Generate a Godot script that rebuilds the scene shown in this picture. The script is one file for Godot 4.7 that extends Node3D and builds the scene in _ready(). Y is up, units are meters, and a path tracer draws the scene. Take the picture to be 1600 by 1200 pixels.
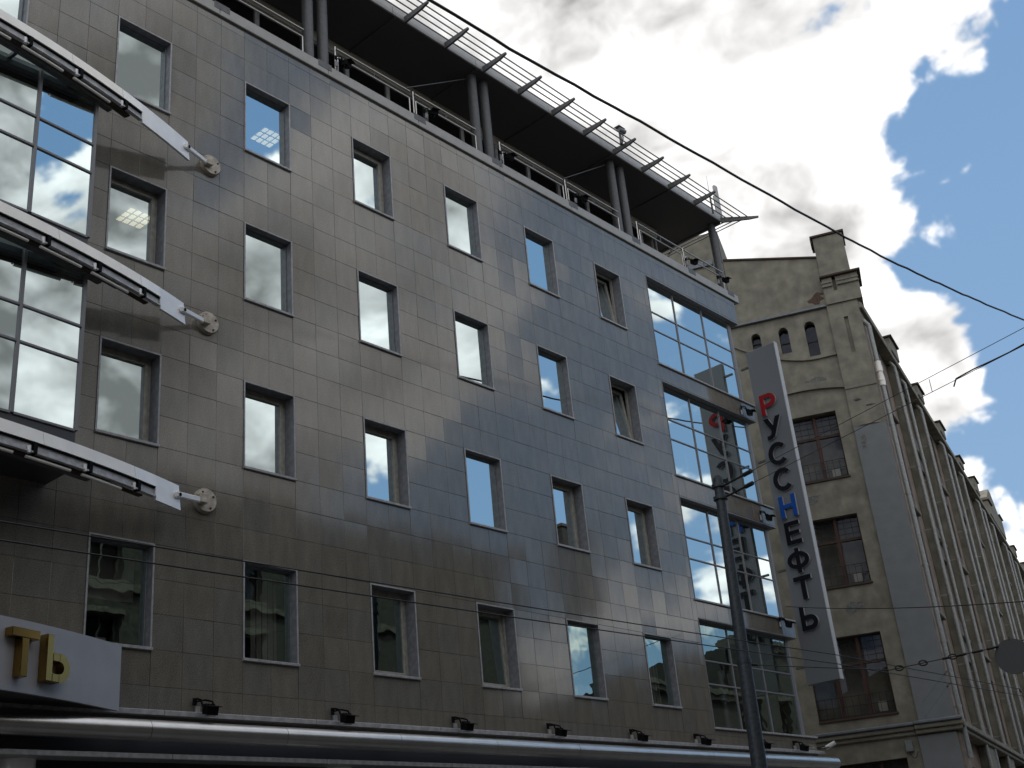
extends Node3D

# ---------------------------------------------------------------- constants of the place
const EYE := Vector3(-9.6332, 1.6456, 17.1017)
const WX := 3.0            # column pitch of the windows
const WW := 1.15           # window width
const TOP0 := 18.57        # top of the uppermost window row
const FLOOR_H := 3.5239
const WH := 1.7177
var BIG_TOP := [19.11, 15.61, 12.08, 8.68]
var BIG_BOT := [16.20, 12.75, 9.22, 5.87]

var M := {}
var rng := RandomNumberGenerator.new()
var used := {}

# ---------------------------------------------------------------- naming helpers
func numbered(called: String) -> String:
	if not used.has(called):
		used[called] = 0
		return called
	used[called] += 1
	return "%s_%03d" % [called, used[called]]

func tag(o: Node, label: String, category: String, group := "") -> Node:
	o.set_meta("label", label)
	o.set_meta("category", category)
	if group != "":
		o.set_meta("group", group)
	return o

func thing(called: String, label: String, category: String, at := Vector3.ZERO, group := "") -> Node3D:
	var o := Node3D.new()
	o.name = numbered(called)
	o.position = at
	add_child(o, true)
	tag(o, label, category, group)
	return o

func part(called: String, st: SurfaceTool, mat: Material, parent: Node, xf := Transform3D()) -> MeshInstance3D:
	return part_mesh(called, st.commit(), mat, parent, xf)

func part_mesh(called: String, mesh: Mesh, mat: Material, parent: Node, xf := Transform3D()) -> MeshInstance3D:
	var o := MeshInstance3D.new()
	o.name = called
	if parent.has_node(NodePath(called)):
		var key: String = "%d/%s" % [parent.get_instance_id(), called]
		used[key] = used.get(key, 0) + 1
		o.name = "%s_%03d" % [called, used[key]]
	o.mesh = mesh
	o.material_override = mat
	o.transform = xf
	parent.add_child(o, true)
	return o

func group_part(called: String, parent: Node, xf := Transform3D()) -> Node3D:
	var o := Node3D.new()
	o.name = called
	if parent.has_node(NodePath(called)):
		var key: String = "%d/%s" % [parent.get_instance_id(), called]
		used[key] = used.get(key, 0) + 1
		o.name = "%s_%03d" % [called, used[key]]
	o.transform = xf
	parent.add_child(o, true)
	return o

func struct(called: String, st: SurfaceTool, mat: Material) -> MeshInstance3D:
	var o := part(called, st, mat, self)
	o.set_meta("kind", "structure")
	o.set_meta("label", called.replace("_", " ") + " of the street")
	return o

# ---------------------------------------------------------------- mesh helpers
func mb() -> SurfaceTool:
	var st := SurfaceTool.new()
	st.begin(Mesh.PRIMITIVE_TRIANGLES)
	return st

func tri(st: SurfaceTool, a: Vector3, b: Vector3, c: Vector3, out: Vector3, na = null, nb = null, nc = null) -> void:
	var n := (c - a).cross(b - a)
	if n.length_squared() < 1e-16:
		return
	n = n.normalized()
	var fl := n.dot(out) < 0.0
	if fl:
		n = -n
	st.set_uv(Vector2.ZERO)
	st.set_normal(n if na == null else na)
	st.add_vertex(a)
	if fl:
		st.set_normal(n if nc == null else nc)
		st.add_vertex(c)
		st.set_normal(n if nb == null else nb)
		st.add_vertex(b)
	else:
		st.set_normal(n if nb == null else nb)
		st.add_vertex(b)
		st.set_normal(n if nc == null else nc)
		st.add_vertex(c)

func quad(st: SurfaceTool, a: Vector3, b: Vector3, c: Vector3, d: Vector3, out: Vector3) -> void:
	tri(st, a, b, c, out)
	tri(st, a, c, d, out)

# axis-aligned box between two corners, edges chamfered by c
func box(st: SurfaceTool, lo: Vector3, hi: Vector3, c := 0.0, xf := Transform3D()) -> void:
	var mid := (lo + hi) * 0.5
	var h := (hi - lo).abs() * 0.5
	c = minf(c, minf(h.x, minf(h.y, h.z)) * 0.9)
	var axes := [Vector3.RIGHT, Vector3.UP, Vector3.BACK]
	for i in 3:
		var u: Vector3 = axes[(i + 1) % 3]
		var v: Vector3 = axes[(i + 2) % 3]
		var hu := u.dot(h) - c
		var hv := v.dot(h) - c
		for s in [-1.0, 1.0]:
			var n: Vector3 = axes[i] * s
			var o: Vector3 = mid + n * axes[i].dot(h)
			quad(st, xf * (o + u * hu + v * hv), xf * (o - u * hu + v * hv), xf * (o - u * hu - v * hv), xf * (o + u * hu - v * hv), xf.basis * n)
	if c <= 0.0:
		return
	for i in 3:
		var a: Vector3 = axes[i]
		var u: Vector3 = axes[(i + 1) % 3]
		var v: Vector3 = axes[(i + 2) % 3]
		var ha := a.dot(h) - c
		for su in [-1.0, 1.0]:
			for sv in [-1.0, 1.0]:
				var p: Vector3 = mid + u * su * u.dot(h) + v * sv * (v.dot(h) - c)
				var q: Vector3 = mid + u * su * (u.dot(h) - c) + v * sv * v.dot(h)
				quad(st, xf * (p + a * ha), xf * (p - a * ha), xf * (q - a * ha), xf * (q + a * ha), xf.basis * (u * su + v * sv))
	for sx in [-1.0, 1.0]:
		for sy in [-1.0, 1.0]:
			for sz in [-1.0, 1.0]:
				var p0 := mid + Vector3(sx * h.x, sy * (h.y - c), sz * (h.z - c))
				var p1 := mid + Vector3(sx * (h.x - c), sy * h.y, sz * (h.z - c))
				var p2 := mid + Vector3(sx * (h.x - c), sy * (h.y - c), sz * h.z)
				tri(st, xf * p0, xf * p1, xf * p2, xf.basis * Vector3(sx, sy, sz))

func bx(st: SurfaceTool, x0: float, x1: float, y0: float, y1: float, z0: float, z1: float, c := 0.0) -> void:
	box(st, Vector3(x0, y0, z0), Vector3(x1, y1, z1), c)

# a tapered round bar with smooth sides and flat ends
func tube(st: SurfaceTool, a: Vector3, b: Vector3, ra: float, rb := -1.0, n := 12, caps := true) -> void:
	if rb < 0.0:
		rb = ra
	var ax := (b - a).normalized()
	var u := ax.cross(Vector3.UP if absf(ax.y) < 0.9 else Vector3.RIGHT).normalized()
	var v := ax.cross(u)
	for k in n:
		var t0 := TAU * k / n
		var t1 := TAU * (k + 1) / n
		var d0 := u * cos(t0) + v * sin(t0)
		var d1 := u * cos(t1) + v * sin(t1)
		tri(st, a + d0 * ra, b + d0 * rb, b + d1 * rb, d0 + d1, d0, d0, d1)
		tri(st, a + d0 * ra, b + d1 * rb, a + d1 * ra, d0 + d1, d0, d1, d1)
		if caps:
			tri(st, a, a + d0 * ra, a + d1 * ra, -ax)
			tri(st, b, b + d0 * rb, b + d1 * rb, ax)

func wire(st: SurfaceTool, pts: Array, r: float, n := 6) -> void:
	for i in pts.size() - 1:
		tube(st, pts[i], pts[i + 1], r, r, n, true)

func sagged(a: Vector3, b: Vector3, sag: float, n := 24) -> Array:
	var out := []
	for i in n + 1:
		var t := float(i) / n
		out.append(a.lerp(b, t) - Vector3(0, 4.0 * sag * t * (1.0 - t), 0))
	return out

# prism: outline in the xy plane (counter-clockwise), between z0 and z1
func prism(st: SurfaceTool, poly: PackedVector2Array, z0: float, z1: float, xf := Transform3D()) -> void:
	var idx := Geometry2D.triangulate_polygon(poly)
	for i in range(0, idx.size(), 3):
		var p := poly[idx[i]]
		var q := poly[idx[i + 1]]
		var r := poly[idx[i + 2]]
		tri(st, xf * Vector3(p.x, p.y, z1), xf * Vector3(q.x, q.y, z1), xf * Vector3(r.x, r.y, z1), xf.basis.z)
		tri(st, xf * Vector3(p.x, p.y, z0), xf * Vector3(q.x, q.y, z0), xf * Vector3(r.x, r.y, z0), -xf.basis.z)
	var cw := Geometry2D.is_polygon_clockwise(poly)
	for i in poly.size():
		var a := poly[i]
		var b := poly[(i + 1) % poly.size()]
		var e := (b - a)
		var o := Vector3(e.y, -e.x, 0) if not cw else Vector3(-e.y, e.x, 0)
		quad(st, xf * Vector3(a.x, a.y, z0), xf * Vector3(b.x, b.y, z0), xf * Vector3(b.x, b.y, z1), xf * Vector3(a.x, a.y, z1), xf.basis * o)

# a wall made of boxes that leaves rectangular openings (x0, x1, y0, y1) free
func pierced(st: SurfaceTool, x0: float, x1: float, y0: float, y1: float, z0: float, z1: float, holes: Array) -> void:
	var ys := [y0, y1]
	for h in holes:
		for y in [h[2], h[3]]:
			if y > y0 and y < y1 and not ys.has(y):
				ys.append(y)
	ys.sort()
	for i in ys.size() - 1:
		var m: float = (ys[i] + ys[i + 1]) * 0.5
		var cuts := []
		for h in holes:
			if m > h[2] and m < h[3]:
				cuts.append([h[0], h[1]])
		cuts.sort()
		var x := x0
		for c in cuts:
			if c[0] > x:
				bx(st, x, minf(c[0], x1), ys[i], ys[i + 1], z0, z1)
			x = maxf(x, c[1])
		if x < x1:
			bx(st, x, x1, ys[i], ys[i + 1], z0, z1)

func less(rect: Array, hole: Array) -> Array:
	# rectangle (x0,x1,y0,y1) without the hole
	if hole[1] <= rect[0] or hole[0] >= rect[1] or hole[3] <= rect[2] or hole[2] >= rect[3]:
		return [rect]
	var out := []
	if hole[0] > rect[0]:
		out.append([rect[0], hole[0], rect[2], rect[3]])
	if hole[1] < rect[1]:
		out.append([hole[1], rect[1], rect[2], rect[3]])
	var a := maxf(rect[0], hole[0])
	var b := minf(rect[1], hole[1])
	if hole[2] > rect[2]:
		out.append([a, b, rect[2], hole[2]])
	if hole[3] < rect[3]:
		out.append([a, b, hole[3], rect[3]])
	return out

# ---------------------------------------------------------------- materials
func noise_tex(seed_: int, freq: float, lo: Color, hi: Color, size := 256, oct := 4, kind := FastNoiseLite.TYPE_SIMPLEX_SMOOTH) -> ImageTexture:
	var n := FastNoiseLite.new()
	n.seed = seed_
	n.noise_type = kind
	n.frequency = freq
	n.fractal_octaves = oct
	var src := n.get_seamless_image(size, size)
	var im := Image.create(size, size, false, Image.FORMAT_RGB8)
	for y in size:
		for x in size:
			im.set_pixel(x, y, lo.lerp(hi, src.get_pixel(x, y).r))
	return ImageTexture.create_from_image(im)

func height_normal(seed_: int, freq: float, strength: float, size := 256, oct := 4) -> ImageTexture:
	var n := FastNoiseLite.new()
	n.seed = seed_
	n.frequency = freq
	n.fractal_octaves = oct
	var src := n.get_seamless_image(size, size)
	src.convert(Image.FORMAT_RGBA8)
	src.bump_map_to_normal_map(strength)
	return ImageTexture.create_from_image(src)

func mat(lin: Color, rough := 0.6, metal := 0.0, spec := 0.5) -> StandardMaterial3D:
	var m := StandardMaterial3D.new()
	m.albedo_color = lin.linear_to_srgb()
	m.roughness = rough
	m.metallic = metal
	m.metallic_specular = spec
	return m

func worn(lin: Color, tex: Texture2D, scale: float, rough: float, metal := 0.0) -> StandardMaterial3D:
	var m := mat(lin, rough, metal)
	m.albedo_texture = tex
	m.uv1_triplanar = true
	m.uv1_world_triplanar = true
	m.uv1_scale = Vector3.ONE * scale
	return m

func materials() -> void:
	var g := func(a: float) -> Color: return Color(a, a, a)
	var speck := noise_tex(11, 0.11, g.call(0.70), g.call(1.0), 256, 5)
	var cloudy := noise_tex(12, 0.018, g.call(0.74), g.call(1.0), 256, 5)
	var dirt := noise_tex(13, 0.03, g.call(0.55), g.call(1.0), 512, 6)
	var plast := noise_tex(15, 0.012, g.call(0.70), g.call(1.0), 512, 6)
	var faint := noise_tex(16, 0.02, g.call(0.92), g.call(1.0), 256, 4)
	var streak := noise_tex(14, 0.03, g.call(0.78), g.call(1.0), 256, 4)
	var s := StandardMaterial3D.new()
	s.vertex_color_use_as_albedo = true
	s.albedo_texture = speck
	s.uv1_triplanar = true
	s.uv1_world_triplanar = true
	s.uv1_scale = Vector3.ONE * 1.3
	s.roughness = 0.10
	s.metallic_specular = 0.68
	s.detail_enabled = true
	s.detail_blend_mode = BaseMaterial3D.BLEND_MODE_MUL
	s.detail_albedo = noise_tex(17, 0.02, g.call(0.87), g.call(1.0), 512, 5)
	s.detail_uv_layer = BaseMaterial3D.DETAIL_UV_2
	s.uv2_triplanar = true
	s.uv2_world_triplanar = true
	s.uv2_scale = Vector3(0.33, 0.11, 0.33)
	M.stone = s
	M.joint = mat(Color(0.11, 0.105, 0.10), 0.9)
	M.reveal = worn(Color(0.24, 0.24, 0.26), streak, 0.8, 0.42)
	M.trim = worn(Color(0.44, 0.435, 0.445), streak, 0.8, 0.4)
	M.coping = worn(Color(0.37, 0.355, 0.33), faint, 0.5, 0.38)
	M.frame = mat(Color(0.05, 0.052, 0.06), 0.4, 0.2)
	M.mullion = mat(Color(0.20, 0.197, 0.21), 0.4)
	M.sash = worn(Color(0.42, 0.40, 0.35), streak, 0.7, 0.5)
	M.steel_dark = worn(Color(0.12, 0.12, 0.122), streak, 1.0, 0.45)
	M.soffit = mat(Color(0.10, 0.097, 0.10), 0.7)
	M.beige_panel = mat(Color(0.48, 0.45, 0.38), 0.7)
	M.fascia = worn(Color(0.46, 0.45, 0.43), faint, 0.6, 0.45, 0.1)
	M.white = worn(Color(0.95, 0.90, 0.82), faint, 0.45, 0.25)
	M.white.metallic_specular = 0.8
	M.white_metal = worn(Color(0.94, 0.93, 0.92), faint, 0.5, 0.2)
	M.white_metal.metallic_specular = 0.9
	M.channel = worn(Color(0.66, 0.65, 0.66), plast, 0.9, 0.5)
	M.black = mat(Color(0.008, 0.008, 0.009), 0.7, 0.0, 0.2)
	M.rubber = mat(Color(0.008, 0.008, 0.009), 0.7)
	M.steel = mat(Color(0.46, 0.44, 0.41), 0.3, 1.0)
	M.tube = worn(Color(0.62, 0.60, 0.58), faint, 0.4, 0.30, 1.0)
	M.disc = worn(Color(0.66, 0.58, 0.48), plast, 1.0, 0.55)
	M.gold = mat(Color(0.33, 0.21, 0.065), 0.16, 1.0)
	M.board = worn(Color(0.37, 0.37, 0.395), faint, 0.3, 0.38)
	M.sign_face = mat(Color(0.15, 0.157, 0.17), 0.36)
	M.sign_edge = mat(Color(0.50, 0.50, 0.51), 0.4)
	M.letter_dark = mat(Color(0.007, 0.007, 0.012), 0.5, 0.0, 0.25)
	M.letter_side = mat(Color(0.42, 0.42, 0.42), 0.5)
	M.letter_red = mat(Color(0.30, 0.012, 0.016), 0.5, 0.0, 0.25)
	M.letter_blue = mat(Color(0.010, 0.075, 0.34), 0.5, 0.0, 0.25)
	M.interior = mat(Color(0.26, 0.26, 0.25), 0.8)
	M.blind = mat(Color(0.5, 0.48, 0.42), 0.8)
	M.paper = mat(Color(0.6, 0.58, 0.5), 0.8)
	var pl := worn(Color(0.345, 0.32, 0.25), plast, 0.23, 0.85)
	pl.normal_enabled = true
	pl.normal_texture = height_normal(21, 0.05, 2.5, 512, 5)
	pl.normal_scale = 0.16
	pl.detail_enabled = true
	pl.detail_blend_mode = BaseMaterial3D.BLEND_MODE_MUL
	pl.detail_albedo = noise_tex(18, 0.016, g.call(0.86), g.call(1.0), 512, 6)
	pl.detail_uv_layer = BaseMaterial3D.DETAIL_UV_2
	pl.uv2_triplanar = true
	pl.uv2_world_triplanar = true
	pl.uv2_scale = Vector3(0.30, 0.075, 0.30)
	M.plaster = pl
	var pl2 := worn(Color(0.195, 0.205, 0.21), faint, 0.3, 0.85)
	pl2.normal_enabled = true
	pl2.normal_texture = pl.normal_texture
	pl2.normal_scale = 0.12
	M.plaster_grey = pl2
	M.plaster_pink = worn(Color(0.34, 0.27, 0.21), plast, 0.25, 0.85)
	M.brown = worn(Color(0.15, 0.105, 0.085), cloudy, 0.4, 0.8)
	M.brick = worn(Color(0.16, 0.095, 0.065), dirt, 0.9, 0.9)
	M.repair = worn(Color(0.25, 0.25, 0.235), dirt, 0.6, 0.9)
	M.stain = mat(Color(0.06, 0.055, 0.05), 0.9)
	M.zinc = worn(Color(0.20, 0.215, 0.235), streak, 0.5, 0.45, 0.5)
	M.pipe_zinc = worn(Color(0.40, 0.41, 0.39), streak, 0.7, 0.5, 0.3)
	M.rust = mat(Color(0.05, 0.03, 0.022), 0.8)
	M.redwood = mat(Color(0.05, 0.011, 0.009), 0.6)
	M.iron = mat(Color(0.012, 0.012, 0.014), 0.6)
	M.pole = worn(Color(0.075, 0.088, 0.105), dirt, 0.8, 0.5, 0.2)
	M.cable = mat(Color(0.010, 0.009, 0.012), 0.6)
	M.copper = mat(Color(0.05, 0.04, 0.035), 0.5, 0.5)
	M.roadsign = mat(Color(0.06, 0.062, 0.066), 0.6, 0.2)
	M.cctv = mat(Color(0.55, 0.55, 0.53), 0.4)
	M.asphalt = worn(Color(0.05, 0.05, 0.052), speck, 0.6, 0.85)
	M.pave = worn(Color(0.17, 0.165, 0.155), cloudy, 0.5, 0.85)
	M.kerb = worn(Color(0.24, 0.235, 0.225), speck, 0.8, 0.8)
	M.earth = worn(Color(0.10, 0.095, 0.085), cloudy, 0.05, 0.95)
	M.opp_a = worn(Color(0.08, 0.078, 0.062), dirt, 0.2, 0.9)
	M.opp_b = worn(Color(0.068, 0.06, 0.052), dirt, 0.2, 0.9)
	M.opp_trim = worn(Color(0.17, 0.165, 0.135), dirt, 0.3, 0.9)
	M.roof_metal = mat(Color(0.07, 0.05, 0.045), 0.6, 0.2)
	var onepx := Image.create(2, 2, false, Image.FORMAT_RGB8)
	onepx.fill(Color.WHITE)
	var white_px := ImageTexture.create_from_image(onepx)
	# mirror-coated glazing: most light is thrown back, a little shows the rooms
	var gl := StandardMaterial3D.new()
	gl.albedo_color = Color(0.885, 0.94, 0.945, 0.82)
	gl.albedo_texture = white_px
	gl.metallic = 1.0
	gl.roughness = 0.0
	gl.transparency = BaseMaterial3D.TRANSPARENCY_ALPHA
	M.glass = gl
	# older panes of the lowest row: visibly wavy
	var gw := gl.duplicate()
	gw.normal_enabled = true
	gw.normal_texture = height_normal(41, 0.011, 6.0, 256, 2)
	gw.normal_scale = 0.014
	gw.uv1_triplanar = true
	gw.uv1_world_triplanar = true
	gw.uv1_scale = Vector3.ONE * 0.6
	gw.albedo_color = Color(0.74, 0.82, 0.80, 0.66)
	M.glass_wavy = gw
	var g2 := gl.duplicate()
	g2.albedo_color = Color(0.22, 0.235, 0.27, 0.34)
	M.glass_dark = g2
	var le := StandardMaterial3D.new()
	le.albedo_color = Color(0.9, 0.9, 0.8)
	le.emission_enabled = true
	le.emission = Color(1.0, 0.97, 0.80)
	le.emission_energy_multiplier = 1.7
	M.lamp = le

# ---------------------------------------------------------------- sky
var n1 := FastNoiseLite.new()
var n2 := FastNoiseLite.new()
var n3 := FastNoiseLite.new()
# cloud cover: azimuth from north (-z) towards east (+x), elevation, size in degrees, amount
var COVER := [
	[52.0, 41.0, 15.0, 0.75], [60.0, 31.0, 7.0, 0.65], [65.5, 30.5, 3.4, 0.42], [73.0, 37.0, 3.6, 0.55], [76.4, 34.6, 0.9, 0.35], [78.2, 33.2, 1.5, -0.95], [75.2, 32.2, 1.2, -0.6], [68.0, 26.0, 2.4, 0.35],
	[77.0, 28.5, 3.4, -0.85], [64.9, 40.4, 1.0, -0.75], [70.0, 38.7, 1.1, -0.5], [74.3, 33.0, 0.9, -0.55], [67.6, 31.3, 0.9, -0.50],
	[70.4, 21.8, 2.2, 0.95], [71.6, 23.2, 0.9, 0.45], [73.8, 21.6, 1.0, -0.5], [71.0, 26.1, 0.8, -1.0], [73.6, 25.6, 1.5, -0.75], [72.2, 24.9, 0.5, -0.5], [76.0, 21.0, 1.6, -0.7], [73.2, 31.6, 1.5, -0.75], [71.4, 29.2, 0.8, -0.45], [76.2, 31.8, 1.6, -0.6], [76.3, 34.0, 0.6, 0.5], [74.6, 30.6, 0.75, 1.25], [72.2, 28.0, 1.0, 0.28], [75.2, 16.0, 3.0, -0.8],
	[121.6, 26.5, 0.8, 0.62], [127.9, 23.1, 0.9, 0.60], [119.8, 14.2, 1.9, 0.85], [122.5, 12.5, 2.0, 0.6], [126.5, 15.4, 1.1, 0.45],
	[134.0, 27.0, 4.0, 0.12], [138.5, 25.5, 4.0, 0.12], [131.6, 31.6, 1.5, 0.5], [132.0, 25.6, 1.0, 0.5], [136.6, 27.8, 1.3, 0.5], [142.4, 28.5, 1.5, 0.5], [135.6, 22.6, 1.6, 0.45], [145.0, 25.0, 6.0, 0.5], [154.0, 30.0, 8.0, 0.65], [136.6, 34.5, 2.6, 0.75],
	[135, 31.1, 0.55, -1], [129.6, 31.9, 0.5, -0.9], [132.4, 28.5, 0.6, -1.1], [127.9, 27.2, 0.5, -0.7], [129.6, 26.3, 0.5, -0.8], [137.8, 32.2, 0.7, -0.9], [131.6, 22, 1, -0.9], [138.2, 24.6, 0.6, -0.8], [133.9, 30.2, 0.3, -0.6], [130.8, 30, 0.35, -0.6], [133.6, 33.1, 0.8, 0.5], [130.4, 27.8, 0.45, 0.8], [128.7, 28.2, 0.5, 0.8], [133.4, 25.6, 1, 0.5], [135.3, 21.9, 0.8, 0.4], [126.2, 29.9, 0.6, 0.75], [124.7, 28.4, 0.4, 0.6], [124.1, 16, 0.7, 0.9], [126.6, 13.5, 1.1, 1], [122.2, 17.4, 0.5, 0.8],
	[143.2, 36.6, 2.6, -0.95], [149.0, 38.0, 3.0, 0.35], [152.8, 36.6, 1.6, 0.7], [150.5, 34.5, 1.2, 0.4], [154.0, 32.5, 3.0, 0.4], [142.6, 32.6, 0.9, -0.6], [128.4, 31.2, 0.7, -0.55], [133.5, 18.6, 2.6, -0.95], [129.0, 18.5, 3.0, -0.6], [127.0, 28.0, 1.6, -0.35],
]

# heavy grey cloud bases: azimuth, elevation, size, depth of grey
var GREY := [[147.0, 27.0, 7.0, 0.20], [131.3, 29.6, 1.5, -0.32], [134.4, 24.6, 1.7, -0.32], [129.4, 26.8, 0.9, -0.3], [136.5, 22.0, 1.4, -0.25], [148.8, 38.6, 2.4, 0.55], [149.2, 32.0, 1.8, 0.60], [149.6, 24.0, 2.2, 0.36], [154.5, 37.5, 2.2, 0.40], [153.5, 28.0, 1.4, 0.25], [142.0, 21.0, 2.0, 0.35], [134.2, 29.0, 0.9, 0.5], [137.6, 24.8, 1.0, 0.4], [131.4, 26.6, 0.7, 0.5]]

func sky_at(az: float, el: float, fine: bool) -> Color:
	var e := deg_to_rad(el)
	var a := deg_to_rad(az)
	var d := Vector3(sin(a) * cos(e), sin(e), -cos(a) * cos(e))
	var c := 0.0
	# broad cover: mostly cloud ahead and behind, an open blue lane to the east
	var open := smoothstep(69.0, 76.0, az) * (1.0 - smoothstep(126.0, 133.0, az)) * (1.0 - smoothstep(39.0, 47.0, el))
	c = lerpf(0.34, -0.40, open)
	c += 0.12 * smoothstep(45.0, 70.0, el)
	for b in COVER:
		var dy: float = el - b[1]
		if absf(dy) > b[2] * 2.6:
			continue
		var dx: float = (az - b[0]) * cos(e)
		if absf(dx) > b[2] * 2.6:
			continue
		c += b[3] * exp(-(dx * dx + dy * dy) / (2.0 * b[2] * b[2]))
	var q := d * Vector3(1.0, 1.55, 1.0)
	var w := q + Vector3(n3.get_noise_3dv(q), n3.get_noise_3dv(q + Vector3(7, 1, 3)), n3.get_noise_3dv(q + Vector3(2, 9, 5))) * 0.03
	var f := n1.get_noise_3dv(w)
	c += f * 1.6
	var fh := n2.get_noise_3dv(w * 5.0)
	var alpha := smoothstep(-0.06, 0.40, c + fh * 0.22)
	var zen := clampf(el / 90.0, 0.0, 1.0)
	var blue := Color(0.315, 0.475, 0.665).lerp(Color(0.09, 0.225, 0.475), pow(zen, 0.6))
	if alpha <= 0.0:
		return blue
	# thick parts are greyer underneath, thin edges bright
	var body := smoothstep(0.25, 1.1, c)
	var shade := n2.get_noise_3dv(w + Vector3(0.02, 0.06, 0.0))
	var under := n1.get_noise_3dv(w + Vector3(0.0, 0.035, 0.0)) - f
	var lum := 1.07 - body * 0.14 + fh * 0.10 + shade * lerpf(0.64, 0.80, smoothstep(95.0, 125.0, az)) * (0.35 + body) - under * 0.55
	for b in GREY:
		var gy: float = el - b[1]
		var gx: float = (az - b[0]) * cos(e)
		lum -= b[3] * exp(-(gx * gx + gy * gy) / (2.0 * b[2] * b[2]))
	lum = clampf(lum, 0.22, 1.35)
	var cl := Color(lum * 1.01, lum, lum * 0.985)
	return blue.lerp(cl, alpha)

func make_sky() -> Sky:
	n1.seed = 5
	n1.frequency = 7.5
	n1.fractal_octaves = 7
	n1.fractal_gain = 0.58
	n1.fractal_lacunarity = 2.05
	n2.seed = 77
	n2.frequency = 6.0
	n2.fractal_octaves = 5
	n3.seed = 31
	n3.frequency = 6.0
	n3.fractal_octaves = 3
	var w := 4096
	var h := 2048
	var im := Image.create(w, h, false, Image.FORMAT_RGBH)
	im.fill(Color(0.16, 0.155, 0.15))
	# Godot's panorama: u = 0 looks to -z, u grows towards +x
	var fx0 := int(38.0 / 360.0 * w)
	var fx1 := int(168.0 / 360.0 * w)
	var fy0 := int((90.0 - 50.0) / 180.0 * h)
	var fy1 := int((90.0 - 5.0) / 180.0 * h)
	var step := 8
	for y in range(0, h / 2, step):
		var el := 90.0 - (y + step * 0.5) / h * 180.0
		for x in range(0, w, step):
			if y >= fy0 and y + step <= fy1 and x >= fx0 and x + step <= fx1:
				continue
			var az := (x + step * 0.5) / w * 360.0
			im.fill_rect(Rect2i(x, y, step, step), sky_at(az, maxf(el, 1.0), false))
	# the part in view and its neighbourhood at full detail
	fx0 = fx0 / step * step
	fy0 = fy0 / step * step
	for y in range(fy0, fy1):
		var el := 90.0 - (y + 0.5) / h * 180.0
		for x in range(fx0, fx1):
			im.set_pixel(x, y, sky_at((x + 0.5) / w * 360.0, el, true))
	var pm := PanoramaSkyMaterial.new()
	pm.panorama = ImageTexture.create_from_image(im)
	var sky := Sky.new()
	sky.sky_material = pm
	return sky

# ---------------------------------------------------------------- windows of the office
var office: Node3D

func window(x: float, yt: float, style: String) -> Node3D:
	var w := WW
	var h := WH
	var yb := yt - h
	var o := group_part("window", office, Transform3D(Basis(), Vector3(x, yb, 0)))
	var t := 0.028
	var REVEAL := 0.145 if style == "fixed" else 0.26
	var st := mb()
	bx(st, -t, 0.0, -t, h + t, -REVEAL - 0.07, 0.012, 0.003)
	bx(st, w, w + t, -t, h + t, -REVEAL - 0.07, 0.012, 0.003)
	bx(st, 0.0, w, h, h + t, -REVEAL - 0.07, 0.012, 0.003)
	part("lining", st, M.reveal, o)
	st = mb()
	bx(st, -t - 0.002, 0.001, -t, h + t, 0.0125, 0.019)
	bx(st, w - 0.001, w + t + 0.002, -t, h + t, 0.0125, 0.019)
	bx(st, 0.0015, w - 0.0015, h - 0.001, h + t, 0.0125, 0.0185)
	part("edge_trim", st, M.trim, o)
	st = mb()
	bx(st, -0.035, w + 0.04, -0.045, 0.006, -REVEAL - 0.02, 0.05, 0.006)
	part("sill", st, M.trim, o)
	var zf := -REVEAL
	var f := 0.022 if style == "fixed" else 0.05
	var fm: Material = M.reveal if style == "fixed" else M.sash
	st = mb()
	bx(st, 0.0, f, 0.006, h, zf - 0.07, zf, 0.004)
	bx(st, w - f, w, 0.006, h, zf - 0.07, zf, 0.004)
	bx(st, f, w - f, h - f, h, zf - 0.07, zf, 0.004)
	bx(st, f, w - f, 0.006, 0.006 + f, zf - 0.07, zf, 0.004)
	part("frame", st, fm, o)
	var xf := Transform3D()
	if style == "fixed":
		pane_box(o, f - 0.005, w - f + 0.005, f, h - f + 0.005, zf - 0.012, Transform3D(), M.glass_wavy if yt < 9.0 else null)
	else:
		if style == "tilt":
			xf = Transform3D(Basis(Vector3.RIGHT, -0.05 if yt < 9.0 else -0.11), Vector3(0, f + 0.01, zf - 0.02)) * Transform3D(Basis(), Vector3(0, -f - 0.01, -zf + 0.02))
		st = mb()
		var s0 := f + 0.004
		var s := 0.075
		bx(st, s0, s0 + s, s0, h - s0, zf - 0.05, zf + 0.014, 0.006)
		bx(st, w - s0 - s, w - s0, s0, h - s0, zf - 0.05, zf + 0.014, 0.006)
		bx(st, s0 + s, w - s0 - s, h - s0 - s, h - s0, zf - 0.05, zf + 0.014, 0.006)
		bx(st, s0 + s, w - s0 - s, s0, s0 + s, zf - 0.05, zf + 0.014, 0.006)
		part("sash", st, M.sash, o, xf)
		pane_box(o, s0 + s - 0.005, w - s0 - s + 0.005, s0 + s - 0.005, h - s0 - s + 0.005, zf - 0.02, xf, M.glass_wavy if yt < 9.0 else null)
	return o

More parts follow.
